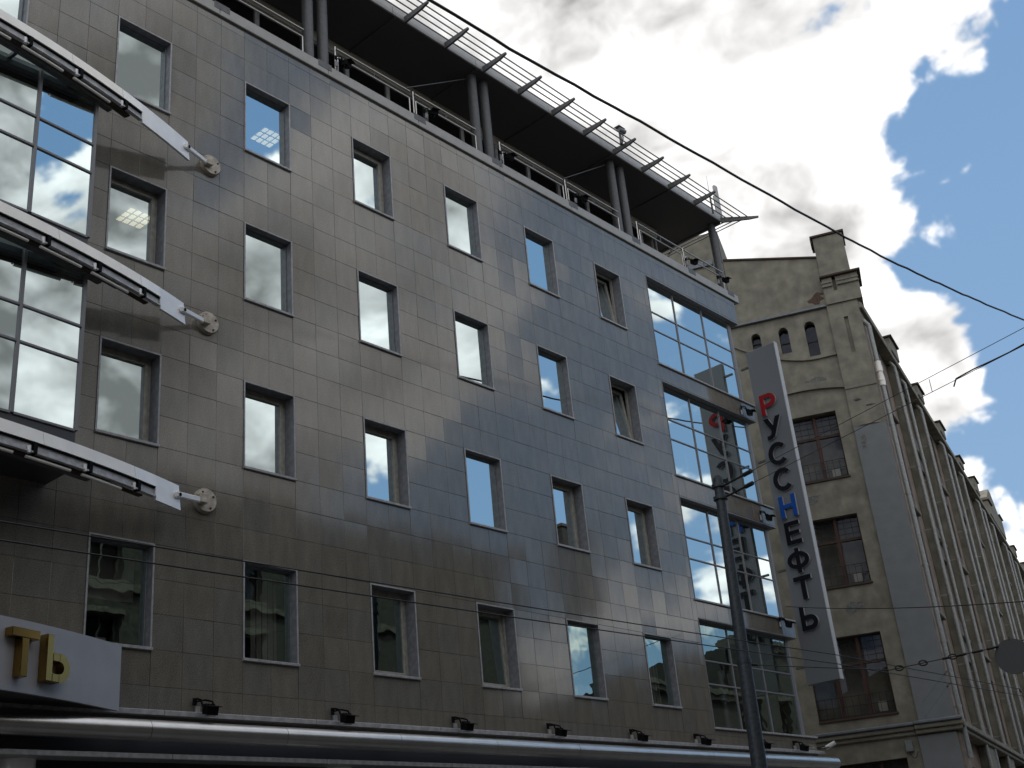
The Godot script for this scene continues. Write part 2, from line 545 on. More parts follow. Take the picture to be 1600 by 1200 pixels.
# a pane hangs by a hair out of true, as float glass in frames does
func pane_box(o: Node3D, x0: float, x1: float, y0: float, y1: float, z: float, xf := Transform3D(), m: Material = null) -> void:
	var c := Vector3((x0 + x1) * 0.5, (y0 + y1) * 0.5, z)
	var st := mb()
	quad(st, Vector3(x0 - c.x, y0 - c.y, 0), Vector3(x1 - c.x, y0 - c.y, 0), Vector3(x1 - c.x, y1 - c.y, 0), Vector3(x0 - c.x, y1 - c.y, 0), Vector3.BACK)
	var tilt := Basis(Vector3.RIGHT, rng.randf_range(-0.0022, 0.0022)) * Basis(Vector3.UP, rng.randf_range(-0.0022, 0.0022))
	part("pane", st, m if m else M.glass, o, xf * Transform3D(tilt, c))

func grid_window(called: String, parent: Node3D, xs: Array, ys: Array, z: float, bar: float, fm: Material, gm: Material) -> Node3D:
	# frame bars centred on xs and ys (first and last are the outer frame), a pane in each field
	var o := group_part(called, parent)
	var nx := xs.size()
	var ny := ys.size()
	for i in nx:
		var st := mb()
		bx(st, xs[i] - bar * 0.5, xs[i] + bar * 0.5, ys[ny - 1] - bar * 0.5, ys[0] + bar * 0.5, z - 0.05, z + 0.03, 0.005)
		part("mullion", st, fm, o)
	for j in ny:
		for i in nx - 1:
			var st := mb()
			bx(st, xs[i] + bar * 0.5, xs[i + 1] - bar * 0.5, ys[j] - bar * 0.5, ys[j] + bar * 0.5, z - 0.048, z + 0.024, 0.005)
			part("transom", st, fm, o)
	for j in ny - 1:
		for i in nx - 1:
			pane_box(o, xs[i] + bar * 0.4, xs[i + 1] - bar * 0.4, ys[j + 1] + bar * 0.4, ys[j] - bar * 0.4, z, Transform3D(), gm)
	return o

func build_office() -> void:
	office = thing("office_building", "grey polished stone office block with square punched windows and a dark overhanging roof", "building")
	var holes := []
	for r in 4:
		for c in range(-1, 6):
			if c == -1 and (r == 1 or r == 2):
				continue
			var yt := TOP0 - FLOOR_H * r
			holes.append([c * WX - 0.028, c * WX + WW + 0.028, yt - WH - 0.028, yt + 0.028])
		holes.append([17.6, 23.2, BIG_BOT[r] - 0.03, BIG_TOP[r]])
	holes.append([-9.65, -0.95, 8.9, 16.2])
	# load-bearing wall behind the slabs
	var st := mb()
	pierced(st, -14.0, 22.76, 4.95, 19.95, -0.36, -0.032, holes)
	part("wall", st, M.joint, office)
	# flank and back walls, floors and rooms
	st = mb()
	bx(st, 22.35, 22.77, 0.0, 19.95, -12.0, -2.6)
	bx(st, -14.0, -13.6, 0.0, 19.95, -12.0, -0.37)
	bx(st, -13.6, 22.35, 0.0, 19.95, -12.0, -11.7)
	for r in 5:
		var y1: float = 19.95 if r == 0 else BIG_BOT[r - 1] - 0.03
		var y0: float = BIG_TOP[r] if r < 4 else 0.0
		bx(st, 22.35, 22.765, y0, y1, -2.59, -0.365)
	part("flank_wall", st, M.coping, office)
	st = mb()
	bx(st, -13.5, 22.3, 4.9, 19.9, -5.3, -5.1)
	for r in 4:
		var yc := TOP0 - FLOOR_H * r + 0.18
		var yf := yc + 0.75 if r > 0 else 19.9
		bx(st, -13.5, 22.3, yc, yf, -5.05, -0.40)
	bx(st, -13.5, 22.3, 4.9, 5.3, -5.05, -0.4)
	for c in range(-2, 7):
		bx(st, c * WX - 1.0, c * WX - 0.9, 5.3, 19.8, -5.0, -0.41)
	part("interior_walls", st, M.interior, office)
	# windows
	var sashes := ["0,2", "1,0", "2,0", "2,1", "2,2", "2,4", "2,5", "3,2"]
	var tilts := ["0,5", "1,5", "3,3"]
	for r in 4:
		for c in range(-1, 6):
			if c == -1 and (r == 1 or r == 2):
				continue
			var k := "%d,%d" % [r, c]
			var w := window(c * WX, TOP0 - FLOOR_H * r, "sash" if sashes.has(k) else "tilt" if tilts.has(k) else "fixed")
			if k == "3,0":
				st = mb()
				bx(st, 0.06, WW - 0.06, 0.86, WH - 0.03, -0.46, -0.45)
				bx(st, 0.05, WW - 0.05, 0.83, 0.86, -0.47, -0.44)
				part("roller_blind", st, M.blind, w)
				st = mb()
				bx(st, 0.45, 0.62, 0.03, 0.20, -0.50, -0.42, 0.01)
				bx(st, 0.66, 0.84, 0.03, 0.15, -0.52, -0.42, 0.01)
				bx(st, 0.10, 0.18, 0.03, 0.11, -0.50, -0.43, 0.01)
				part("papers", st, M.paper, w)
			if k == "3,5" or k == "3,1":
				for i in 9:
					st = mb()
					var bxx := 0.5 + i * 0.065
					bx(st, bxx, bxx + 0.055, 0.05, WH - 0.05, -0.50 - 0.02 * (i % 2), -0.485 - 0.02 * (i % 2))
					part("curtain_fold", st, M.blind, w)
	# corner glazing, one per storey
	for r in 4:
		var yt: float = BIG_TOP[r]
		var yb: float = BIG_BOT[r]
		var o := grid_window("corner_window", office, [17.63, 19.22, 20.82, 22.40], [yt - 0.025, yt - 1.04, yt - 1.65, yb + 0.03], -0.20, 0.042, M.mullion, M.glass_wavy if r == 3 else M.glass)
		st = mb()
		bx(st, 17.575, 17.602, yb, yt, -0.34, 0.012, 0.003)
		part("lining", st, M.reveal, o)
		st = mb()
		bx(st, 17.602, 22.77, yt - 0.004, yt + 0.03, -0.34, 0.014, 0.003)
		part("head_trim", st, M.reveal, o)
		st = mb()
		bx(st, 17.57, 22.86, yb - 0.05, yb, -0.33, 0.055, 0.006)
		part("sill", st, M.trim, o)
		st = mb()
		bx(st, 22.44, 22.56, yb, yt - 0.006, -0.30, -0.17, 0.01)
		part("corner_post", st, M.mullion, o)
		st = mb()
		quad(st, Vector3(22.5, yb, -2.58), Vector3(22.5, yb, -0.31), Vector3(22.5, yt, -0.31), Vector3(22.5, yt, -2.58), Vector3.RIGHT)
		part("pane", st, M.glass, o)
	stone_slabs(holes)
	build_roof()
	build_bay()
	build_base()

func slab_mesh(w: float, h: float, tone: Color) -> ArrayMesh:
	var st := mb()
	st.set_color(tone)
	slab_into(st, w, h, Transform3D())
	return st.commit()

func slab_into(st: SurfaceTool, w: float, h: float, xf: Transform3D) -> void:
	# a polished slab with a small chamfer; the back stays open against the wall
	var g := 0.0022
	var c := 0.0025
	var x0 := -w * 0.5 + g
	var x1 := w * 0.5 - g
	var y0 := -h * 0.5 + g
	var y1 := h * 0.5 - g
	var a := [Vector3(x0, y0, -0.03), Vector3(x1, y0, -0.03), Vector3(x1, y1, -0.03), Vector3(x0, y1, -0.03)]
	var b := [Vector3(x0, y0, -c), Vector3(x1, y0, -c), Vector3(x1, y1, -c), Vector3(x0, y1, -c)]
	var f := [Vector3(x0 + c, y0 + c, 0), Vector3(x1 - c, y0 + c, 0), Vector3(x1 - c, y1 - c, 0), Vector3(x0 + c, y1 - c, 0)]
	var outs := [Vector3.DOWN, Vector3.RIGHT, Vector3.UP, Vector3.LEFT]
	for i in 4:
		var j := (i + 1) % 4
		quad(st, xf * a[i], xf * a[j], xf * b[j], xf * b[i], xf.basis * outs[i])
		quad(st, xf * b[i], xf * b[j], xf * f[j], xf * f[i], xf.basis * (outs[i] + Vector3.BACK))
	quad(st, xf * f[0], xf * f[1], xf * f[2], xf * f[3], xf.basis * Vector3.BACK)

func stone_slabs(holes: Array) -> void:
	var list := []
	var top := 19.93
	var rows := [top]
	var y := TOP0 + 0.028 + 0.5873 * 2
	while y > 5.2:
		rows.append(y)
		y -= 0.5873
	rows.append(5.2)
	var cols := []
	var x := -0.028 - 0.6 * 8
	while x < 22.3:
		cols.append(x)
		x += 0.6
	cols.append(22.78)
	for j in rows.size() - 1:
		for i in cols.size() - 1:
			var rects := [[cols[i], cols[i + 1], rows[j + 1], rows[j]]]
			for h in holes:
				var nxt := []
				for q in rects:
					nxt.append_array(less(q, h))
				rects = nxt
			for q in rects:
				if q[1] - q[0] > 0.03 and q[3] - q[2] > 0.03:
					var ctr := Vector3((q[0] + q[1]) * 0.5, (q[2] + q[3]) * 0.5, 0)
					var v := ctr - EYE
					var px: float = (q[1] - q[0]) * (q[3] - q[2]) * absf(v.normalized().z) / v.length_squared()
					if ctr.x < -3.2:
						px *= 0.01
					list.append([px, q, ctr])
	list.sort_custom(func(p, q): return p[0] > q[0])
	var tones := []
	for k in 7:
		var v := rng.randf_range(0.222, 0.272)
		var wv := rng.randf_range(0.0, 0.07)
		tones.append(Color(v * (1.045 + wv), v * (0.995 + wv * 0.3), v * (0.91 - wv * 1.1)))
	var shared := {}
	var rest := mb()
	for k in list.size():
		var q: Array = list[k][1]
		var w: float = q[1] - q[0]
		var h: float = q[3] - q[2]
		var tilt := Basis(Vector3.RIGHT, rng.randfn(0.0, 0.0046)) * Basis(Vector3.UP, rng.randfn(0.0, 0.0046))
		var xf := Transform3D(tilt, list[k][2])
		var ti := rng.randi() % 7
		if k < 296:
			var key := "%.2f %.2f %d" % [w, h, ti]
			if not shared.has(key):
				shared[key] = slab_mesh(w, h, tones[ti])
			part_mesh("stone_slab", shared[key], M.stone, office, xf)
		else:
			rest.set_color(tones[ti])
			slab_into(rest, w, h, xf)
	var o := part("stone_slabs", rest, M.stone, office)
	o.set_meta("kind", "stuff")

func build_roof() -> void:
	# parapet coping in lengths, with a shadow gap under it
	var st: SurfaceTool
	var xs := [-14.0, -9.6, -6.7, -3.7, -0.7, 2.3, 5.3, 8.2, 11.2, 14.2, 17.2, 20.2, 23.05]
	for i in xs.size() - 1:
		st = mb()
		bx(st, xs[i] + 0.004, xs[i + 1] - 0.004, 19.985, 20.27, -0.55, 0.05, 0.012)
		part("coping", st, M.coping, office)
	st = mb()
	bx(st, -14.0, 22.9, 19.95, 19.985, -0.5, -0.02)
	bx(st, -14.0, 22.77, 19.70, 19.949, -11.7, -0.4)
	part("roof_deck", st, M.joint, office)
	# pads under posts and columns
	for px in [2.35, 5.2, 8.25, 11.1, 14.3, 17.3, 20.3, 22.6]:
		st = mb()
		bx(st, px - 0.20, px + 0.20, 20.12, 20.30, -0.5, 0.056, 0.004)
		part("base_pad", st, M.steel_dark, office)
	# set-back top storey
	st = mb()
	bx(st, -14.0, 21.6, 22.86, 23.165, -1.95, -1.80)
	part("loggia_lintel", st, M.beige_panel, office)
	st = mb()
	bx(st, -14.0, 21.6, 19.96, 20.38, -1.98, -1.80)
	part("loggia_sill_wall", st, M.reveal, office)
	st = mb()
	bx(st, -14.0, 21.6, 19.96, 23.1, -11.6, -5.0)
	bx(st, 21.45, 21.6, 19.96, 23.1, -4.99, -1.99)
	part("top_storey_wall", st, M.beige_panel, office)
	var lx := -4.0
	while lx < 21.4:
		var x1 := minf(lx + 1.45, 21.55)
		grid_window("loggia_window", office, [lx + 0.03, x1 - 0.03], [22.83, 21.75, 20.41], -1.86, 0.07, M.trim, M.glass_dark)
		lx += 1.45
	# columns in pairs
	for cx in [-0.75, -0.28, 5.05, 5.50, 10.83, 11.30, 17.08, 17.58, 22.84]:
		st = mb()
		tube(st, Vector3(cx, 20.29, -0.36), Vector3(cx, 23.17, -0.36), 0.135, 0.135, 20)
		tube(st, Vector3(cx, 20.28, -0.36), Vector3(cx, 20.32, -0.36), 0.19, 0.19, 16)
		part("column", st, M.steel_dark, office)
	for cx in [-0.3, 5.0, 10.8, 17.05]:
		st = mb()
		tube(st, Vector3(cx - 2.6, 21.35, -0.3), Vector3(cx, 23.1, -0.42), 0.013, 0.013, 6)
		part("stay_rod", st, M.steel_dark, office)
	# overhanging roof
	var rf := group_part("roof", office)
	st = mb()
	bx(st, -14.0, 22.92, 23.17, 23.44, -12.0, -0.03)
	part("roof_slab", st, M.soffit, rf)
	for i in 12:
		st = mb()
		var a := -14.0 + i * 3.08
		bx(st, a + 0.004, a + 3.072, 23.165, 23.455, -0.029, 0.02, 0.008)
		part("fascia", st, M.fascia, rf)
	st = mb()
	bx(st, 22.921, 22.95, 23.165, 23.455, -12.0, 0.02, 0.008)
	part("fascia", st, M.fascia, rf)
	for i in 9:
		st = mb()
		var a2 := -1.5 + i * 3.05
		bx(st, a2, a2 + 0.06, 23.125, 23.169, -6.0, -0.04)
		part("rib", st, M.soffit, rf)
	# sun-break: tapered brackets with rods threaded over them
	var sb := thing("roof_sunbreak", "row of dark tapered brackets with thin rods along the roof edge", "sunbreak")
	var xb := 7.98 - 1.475 * 8
	while xb < 21.6:
		bracket(sb, Vector3(xb, 23.22, 0.02), Vector3(0, 0, 1), 0.86)
		xb += 1.475
	bracket(sb, Vector3(22.9, 23.22, 0.02), Vector3(0.68, 0, 0.73).normalized(), 1.32)
	var zb := -3.2
	while zb > -9.0:
		bracket(sb, Vector3(22.95, 23.22, zb), Vector3(1, 0, 0), 0.86)
		zb -= 1.475
	for q in [0.16, 0.34, 0.52, 0.70]:
		st = mb()
		wire(st, [Vector3(-4.5, 23.30, q), Vector3(22.9 + q, 23.30, q), Vector3(22.9 + q, 23.30, -9.5)], 0.019, 8)
		part("rod", st, M.steel_dark, sb)

func bracket(parent: Node3D, at: Vector3, dir: Vector3, length: float) -> void:
	# outline along (length, height), drawn in a plane turned to dir
	var st := mb()
	var xf := Transform3D(Basis(dir, Vector3.UP, dir.cross(Vector3.UP)), at)
	prism(st, PackedVector2Array([Vector2(0, -0.11), Vector2(length * 0.75, -0.055), Vector2(length, 0.0), Vector2(length, 0.055), Vector2(0, 0.085)]), -0.03, 0.03, xf)
	part("bracket", st, M.steel_dark, parent)

# z of the bowed bay front
func bay_z(x: float) -> float:
	return 0.80 + (4.4 * 4.4 - (x + 5.2) * (x + 5.2)) / 88.0

func build_bay() -> void:
	var bay := group_part("glazed_bay", office)
	var n := 8
	var st := mb()
	# body: bottom, top and dark spandrels
	for band in [[8.68, 9.32], [12.60, 12.84], [16.12, 16.3]]:
		st = mb()
		for i in n:
			var xa := -0.80 - 1.1 * i
			var xb := xa - 1.1
			var za := bay_z(xa)
			var zb := bay_z(xb)
			var poly := [Vector3(xa, 0, za), Vector3(xb, 0, zb), Vector3(xb, 0, -0.35), Vector3(xa, 0, -0.35)]
			var lo := Vector3(0, band[0], 0)
			var hi := Vector3(0, band[1], 0)
			quad(st, poly[0] + lo, poly[1] + lo, poly[1] + hi, poly[0] + hi, Vector3.BACK)
			quad(st, poly[0] + lo, poly[1] + lo, poly[2] + lo, poly[3] + lo, Vector3.DOWN)
			quad(st, poly[0] + hi, poly[1] + hi, poly[2] + hi, poly[3] + hi, Vector3.UP)
		for sx in [-0.80, -9.6]:
			quad(st, Vector3(sx, band[0], -0.35), Vector3(sx, band[0], 0.8), Vector3(sx, band[1], 0.8), Vector3(sx, band[1], -0.35), Vector3(signf(sx + 5.2), 0, 0))
		part("spandrel", st, M.frame, bay)
	for row in [[16.12, 14.72, 14.13, 12.84], [12.60, 11.15, 10.52, 9.32]]:
		for i in n + 1:
			var x := -0.80 - 1.1 * i
			st = mb()
			bx(st, x - 0.027, x + 0.027, row[3], row[0], bay_z(x) - 0.06, bay_z(x) + 0.035, 0.005)
			part("mullion", st, M.mullion, bay)
		for i in n:
			var xa := -0.80 - 1.1 * i
			var xb := xa - 1.1
			var za := bay_z(xa)
			var zb := bay_z(xb)
			var ang := atan2(zb - za, 1.1)
			var ctr := Vector3((xa + xb) * 0.5, 0, (za + zb) * 0.5)
			var half := Vector2(1.1, zb - za).length() * 0.5 - 0.027
			var bs := Basis(Vector3.UP, ang)
			for j in 4:
				st = mb()
				bx(st, -half, half, -0.022, 0.022, -0.05, 0.028, 0.005)
				part("transom", st, M.mullion, bay, Transform3D(bs, ctr + Vector3(0, row[j], 0)))
			for j in 3:
				st = mb()
				var hh: float = (row[j] - row[j + 1]) * 0.5
				quad(st, Vector3(-half, -hh, 0), Vector3(half, -hh, 0), Vector3(half, hh, 0), Vector3(-half, hh, 0), Vector3.BACK)
				var tilt := Basis(Vector3.RIGHT, rng.randf_range(-0.002, 0.002)) * Basis(Vector3.UP, rng.randf_range(-0.002, 0.002))
				part("pane", st, M.glass, bay, Transform3D(bs * tilt, ctr + Vector3(0, (row[j] + row[j + 1]) * 0.5, 0)))
		# side panes towards the wall
		for sx in [-0.80, -9.6]:
			st = mb()
			quad(st, Vector3(sx, row[3], -0.35), Vector3(sx, row[3], 0.76), Vector3(sx, row[0], 0.76), Vector3(sx, row[0], -0.35), Vector3(signf(sx + 5.2), 0, 0))
			part("pane", st, M.glass, bay)

func slope_y(x: float) -> float:
	return 0.008 * (x - 11.0)

func build_base() -> void:
	# polished tube, ledges and the dark shopfront under them
	var base := group_part("ground_floor", office)
	var st := mb()
	bx(st, -14.0, 22.3, 0.0, 4.9, -3.3, -3.0)
	bx(st, -14.0, 22.7, 4.55, 4.94, -2.99, -0.02)
	part("back_wall", st, M.frame, base)
	for i in 12:
		var a := -14.0 + 3.08 * i
		grid_window("shop_window", base, [a + 0.05, a + 1.5, a + 3.0], [4.45, 3.2, 0.25], -1.6, 0.07, M.frame, M.glass_dark)
	for i in 7:
		st = mb()
		tube(st, Vector3(-6.87 + 6.0 * i, 0.12, -0.15), Vector3(-6.87 + 6.0 * i, 4.54, -0.15), 0.27, 0.27, 24)
		part("column", st, M.white_metal, base)
	for i in 12:
		var a := -14.0 + 3.09 * i
		var b := a + 3.09
		st = mb()
		var lean := Transform3D(Basis(Vector3.BACK, 0.008), Vector3((a + b) * 0.5, slope_y((a + b) * 0.5), 0))
		box(st, Vector3(-1.542, 5.285, -0.02), Vector3(1.542, 5.375, 0.09), 0.01, lean)
		part("ledge", st, M.trim, base)
		st = mb()
		box(st, Vector3(-1.542, 4.58, -0.02), Vector3(1.542, 4.66, 0.34), 0.01, lean)
		part("lower_ledge", st, M.trim, base)
	var seg := [-14.0, -11.6, -9.2, -6.8, -4.3, -1.7, 0.9, 3.5, 6.1, 8.7, 11.3, 13.9, 16.5, 19.0, 21.2, 22.95]
	for i in seg.size() - 1:
		st = mb()
		var a: float = seg[i]
		var b: float = seg[i + 1]
		tube(st, Vector3(a + 0.004, 4.99 + slope_y(a), 0.40), Vector3(b - 0.004, 4.99 + slope_y(b), 0.40), 0.158, 0.158, 40)
		part("tube", st, M.tube, base)
	for x in [0.9, 6.1, 11.3, 16.5, 21.2]:
		st = mb()
		bx(st, x - 0.05, x + 0.05, 4.99 + slope_y(x), 5.10 + slope_y(x), -0.02, 0.25, 0.01)
		part("tube_bracket", st, M.steel_dark, base)

# ---------------------------------------------------------------- curved sunshades on the bay
func arm_point(x: float, off := 0.0) -> Vector3:
	# circle in plan about (-5.2, zc); off moves outwards
	var r := 18.4
	var zc := 1.60 - r
	var dx := x + 5.2
	var z := zc + sqrt(r * r - dx * dx)
	var nrm := Vector3(dx, 0, z - zc).normalized()
	return Vector3(x, 0, z) + nrm * off

func curved_bar(st: SurfaceTool, x0: float, x1: float, y0: float, y1: float, o0: float, o1: float, n := 16, lean := 0.0) -> void:
	for i in n:
		var xa := lerpf(x0, x1, float(i) / n)
		var xb := lerpf(x0, x1, float(i + 1) / n)
		var a0 := arm_point(xa, o0)
		var a1 := arm_point(xa, o1)
		var b0 := arm_point(xb, o0)
		var b1 := arm_point(xb, o1)
		var lo := Vector3(0, y0, 0)
		var hi := Vector3(0, y1, 0)
		var outw := (a1 - a0).normalized()
		var outw2 := outw
		if lean != 0.0:
			hi = Vector3(0, y1, 0) - outw * lean
		quad(st, a1 + lo, b1 + lo, b1 + hi, a1 + hi, outw2)
		quad(st, a0 + lo, b0 + lo, b0 + hi, a0 + hi, -outw2)
		quad(st, a0 + hi, b0 + hi, b1 + hi, a1 + hi, Vector3.UP)
		quad(st, a0 + lo, b0 + lo, b1 + lo, a1 + lo, Vector3.DOWN)
		if i == 0:
			quad(st, a0 + lo, a1 + lo, a1 + hi, a0 + hi, a0 - b0)
		if i == n - 1:
			quad(st, b0 + lo, b1 + lo, b1 + hi, b0 + hi, b0 - a0)

func sunshade(ytop: float, chan: float, label: String) -> void:
	var t := thing("curved_sunshade", label, "sunshade", Vector3(0, ytop, 0), "curved white sunshades round the glazed bay")
	var st: SurfaceTool
	# white face plates, butted, the last one deeper
	var xs := [-11.6, -8.9, -6.4, -3.9, -1.55, chan - 0.5]
	for i in xs.size() - 1:
		st = mb()
		curved_bar(st, xs[i] + 0.004, xs[i + 1] - 0.004, -0.22, 0.0, 0.0, 0.05, 10, 0.05)
		part("face_plate", st, M.white, t)
	st = mb()
	curved_bar(st, chan - 0.496, chan - 0.02, -0.22, 0.0, 0.0, 0.05, 6, 0.05)
	curved_bar(st, chan - 0.02, 1.36, -0.45, 0.0, 0.0, 0.05, 8, 0.05)
	part("end_plate", st, M.white_metal, t)
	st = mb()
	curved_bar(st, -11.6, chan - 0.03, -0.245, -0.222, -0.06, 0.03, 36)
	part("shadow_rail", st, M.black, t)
	st = mb()
	curved_bar(st, -11.6, chan - 0.03, -0.37, -0.247, -0.03, 0.0, 36)
	curved_bar(st, -11.6, chan - 0.03, -0.395, -0.37, -0.03, 0.05, 36)
	part("channel", st, M.channel, t)
	st = mb()
	curved_bar(st, -11.6, chan - 0.25, -0.43, -0.405, -0.12, -0.03, 36)
	part("gutter", st, M.rust, t)
	var x := chan - 0.42
	while x > -9.0:
		st = mb()
		curved_bar(st, x - 0.032, x + 0.032, -0.40, -0.222, -0.04, 0.055, 2)
		part("clamp", st, M.black, t)
		st = mb()
		var c := arm_point(x - 0.10, 0.03)
		tube(st, c + Vector3(0, -0.41, 0), c + Vector3(0, -0.30, 0), 0.028, 0.028, 8)
		part("pin", st, M.white_metal, t)
		x -= 1.02
	x = chan - 0.75
	while x > -9.0:
		st = mb()
		var pts := []
		for i in 5:
			pts.append(arm_point(x - 0.2 * i, -0.02) + Vector3(0, -0.455, 0))
		wire(st, pts, 0.026, 8)
		part("lamp_tube", st, M.white, t)
		x -= 1.02
	# horizontal blades between the face plate and the glass
	for k in 2:
		st = mb()
		var o := -0.08 - 0.13 * k
		curved_bar(st, -11.0, -0.15 - 0.28 * k, -0.40, -0.30, o - 0.10, o, 30)
		part("blade", st, M.steel_dark, t)
	x = -1.3
	while x > -9.0:
		st = mb()
		var p0 := arm_point(x, 0.0)
		bx(st, x - 0.03, x + 0.03, -0.30, -0.24, bay_z(x) - 0.05, p0.z - 0.01)
		part("strut", st, M.steel_dark, t)
		x -= 1.1
	# link to the wall disc
	st = mb()
	var e := arm_point(1.27, 0.06) + Vector3(0, -0.20, 0)
	var w := Vector3(1.98, -0.06, 0.13)
	var dir := (w - e).normalized()
	var side := dir.cross(Vector3.UP).normalized()
	var bs := Basis(dir, side.cross(dir).normalized(), side)
	box(st, Vector3(-0.08, -0.055, -0.03), Vector3((w - e).length() + 0.06, 0.055, 0.03), 0.02, Transform3D(bs, e))
	part("link_bar", st, M.white_metal, t)
	st = mb()
	tube(st, e + side * 0.05 + dir * 0.01, e - side * 0.05 + dir * 0.01, 0.03, 0.03, 10)
	part("pin", st, M.black, t)
	st = mb()
	tube(st, Vector3(2.13, -0.02, 0.0), Vector3(2.13, -0.02, 0.07), 0.225, 0.225, 32)
	tube(st, Vector3(2.13, -0.02, 0.07), Vector3(2.13, -0.02, 0.085), 0.225, 0.205, 32)
	bx(st, 1.93, 2.09, -0.12, 0.06, 0.085, 0.20, 0.015)
	var dsc := part("wall_disc", st, M.disc, t)
	for k in 4:
		var a := TAU * (k + 0.35) / 4.0
		st = mb()
		var p := Vector3(2.13 + cos(a) * 0.16, -0.02 + sin(a) * 0.16, 0.08)
		tube(st, p, p + Vector3(0, 0, 0.025), 0.022, 0.018, 6)
		part("bolt", st, M.rust, dsc)

# ---------------------------------------------------------------- entrance canopy
func build_canopy() -> void:
	var t := thing("entrance_canopy", "pale grey curved entrance canopy carrying raised gold letters", "canopy")
	var r := 13.2
	var zc := 0.25 - sqrt(r * r - 5.7 * 5.7)
	var pt := func(x: float, off: float) -> Vector3:
		var dx := x + 5.2
		var z := zc + sqrt(r * r - dx * dx)
		return Vector3(x, 0, z) + Vector3(dx, 0, z - zc).normalized() * off
	var st := mb()
	var n := 40
	for i in n:
		var xa := lerpf(-10.9, 0.50, float(i) / n)
		var xb := lerpf(-10.9, 0.50, float(i + 1) / n)
		var a0: Vector3 = pt.call(xa, -0.05)
		var a1: Vector3 = pt.call(xa, 0.0)
		var b0: Vector3 = pt.call(xb, -0.05)
		var b1: Vector3 = pt.call(xb, 0.0)
		var lo := Vector3(0, 5.20, 0)
		var hi := Vector3(0, 6.20, 0)
		quad(st, a1 + lo, b1 + lo, b1 + hi, a1 + hi, a1 - a0)
		quad(st, a0 + lo, b0 + lo, b0 + hi, a0 + hi, a0 - a1)
		quad(st, a0 + hi, b0 + hi, b1 + hi, a1 + hi, Vector3.UP)
		quad(st, a0 + lo, b0 + lo, b1 + lo, a1 + lo, Vector3.DOWN)
		if i == n - 1:
			quad(st, b0 + lo, b1 + lo, b1 + hi, b0 + hi, Vector3.RIGHT)
	part("board", st, M.board, t)
	for yy in [5.24, 6.15]:
		st = mb()
		for i in n:
			var xa := lerpf(-10.8, 0.42, float(i) / n)
			var xb := lerpf(-10.8, 0.42, float(i + 1) / n)
			var a: Vector3 = pt.call(xa, -0.06)
			var b: Vector3 = pt.call(xb, -0.06)
			quad(st, Vector3(a.x, yy, 0.01), Vector3(b.x, yy, 0.01), b + Vector3(0, yy, 0), a + Vector3(0, yy, 0), Vector3.DOWN if yy < 6 else Vector3.UP)
		part("soffit" if yy < 6 else "top_cover", st, M.soffit, t)
	for q in [["Т", -1.58, 0.66], ["Ь", -0.97, 0.66]]:
		var x: float = q[1]
		var p: Vector3 = pt.call(x, 0.075)
		var nrm: Vector3 = (pt.call(x, 1.0) - pt.call(x, 0.0)).normalized()
		var bs := Basis(Vector3.UP.cross(nrm).normalized(), Vector3.UP, nrm)
		letter(q[0], q[2], 0.15, M.gold, t, Transform3D(bs, p + Vector3(0, 5.71, 0)))

# raised letters cut from sheet: straight strokes and ring sectors, cap height h
func ring(st: SurfaceTool, c: Vector2, rx: float, ry: float, t: float, a0: float, a1: float, z1: float, n := 22) -> void:
	for i in n:
		var p := deg_to_rad(lerpf(a0, a1, float(i) / n))
		var q := deg_to_rad(lerpf(a0, a1, float(i + 1) / n))
		prism(st, PackedVector2Array([c + Vector2(cos(p) * (rx - t), sin(p) * (ry - t)), c + Vector2(cos(p) * rx, sin(p) * ry), c + Vector2(cos(q) * rx, sin(q) * ry), c + Vector2(cos(q) * (rx - t), sin(q) * (ry - t))]), 0.0, z1)

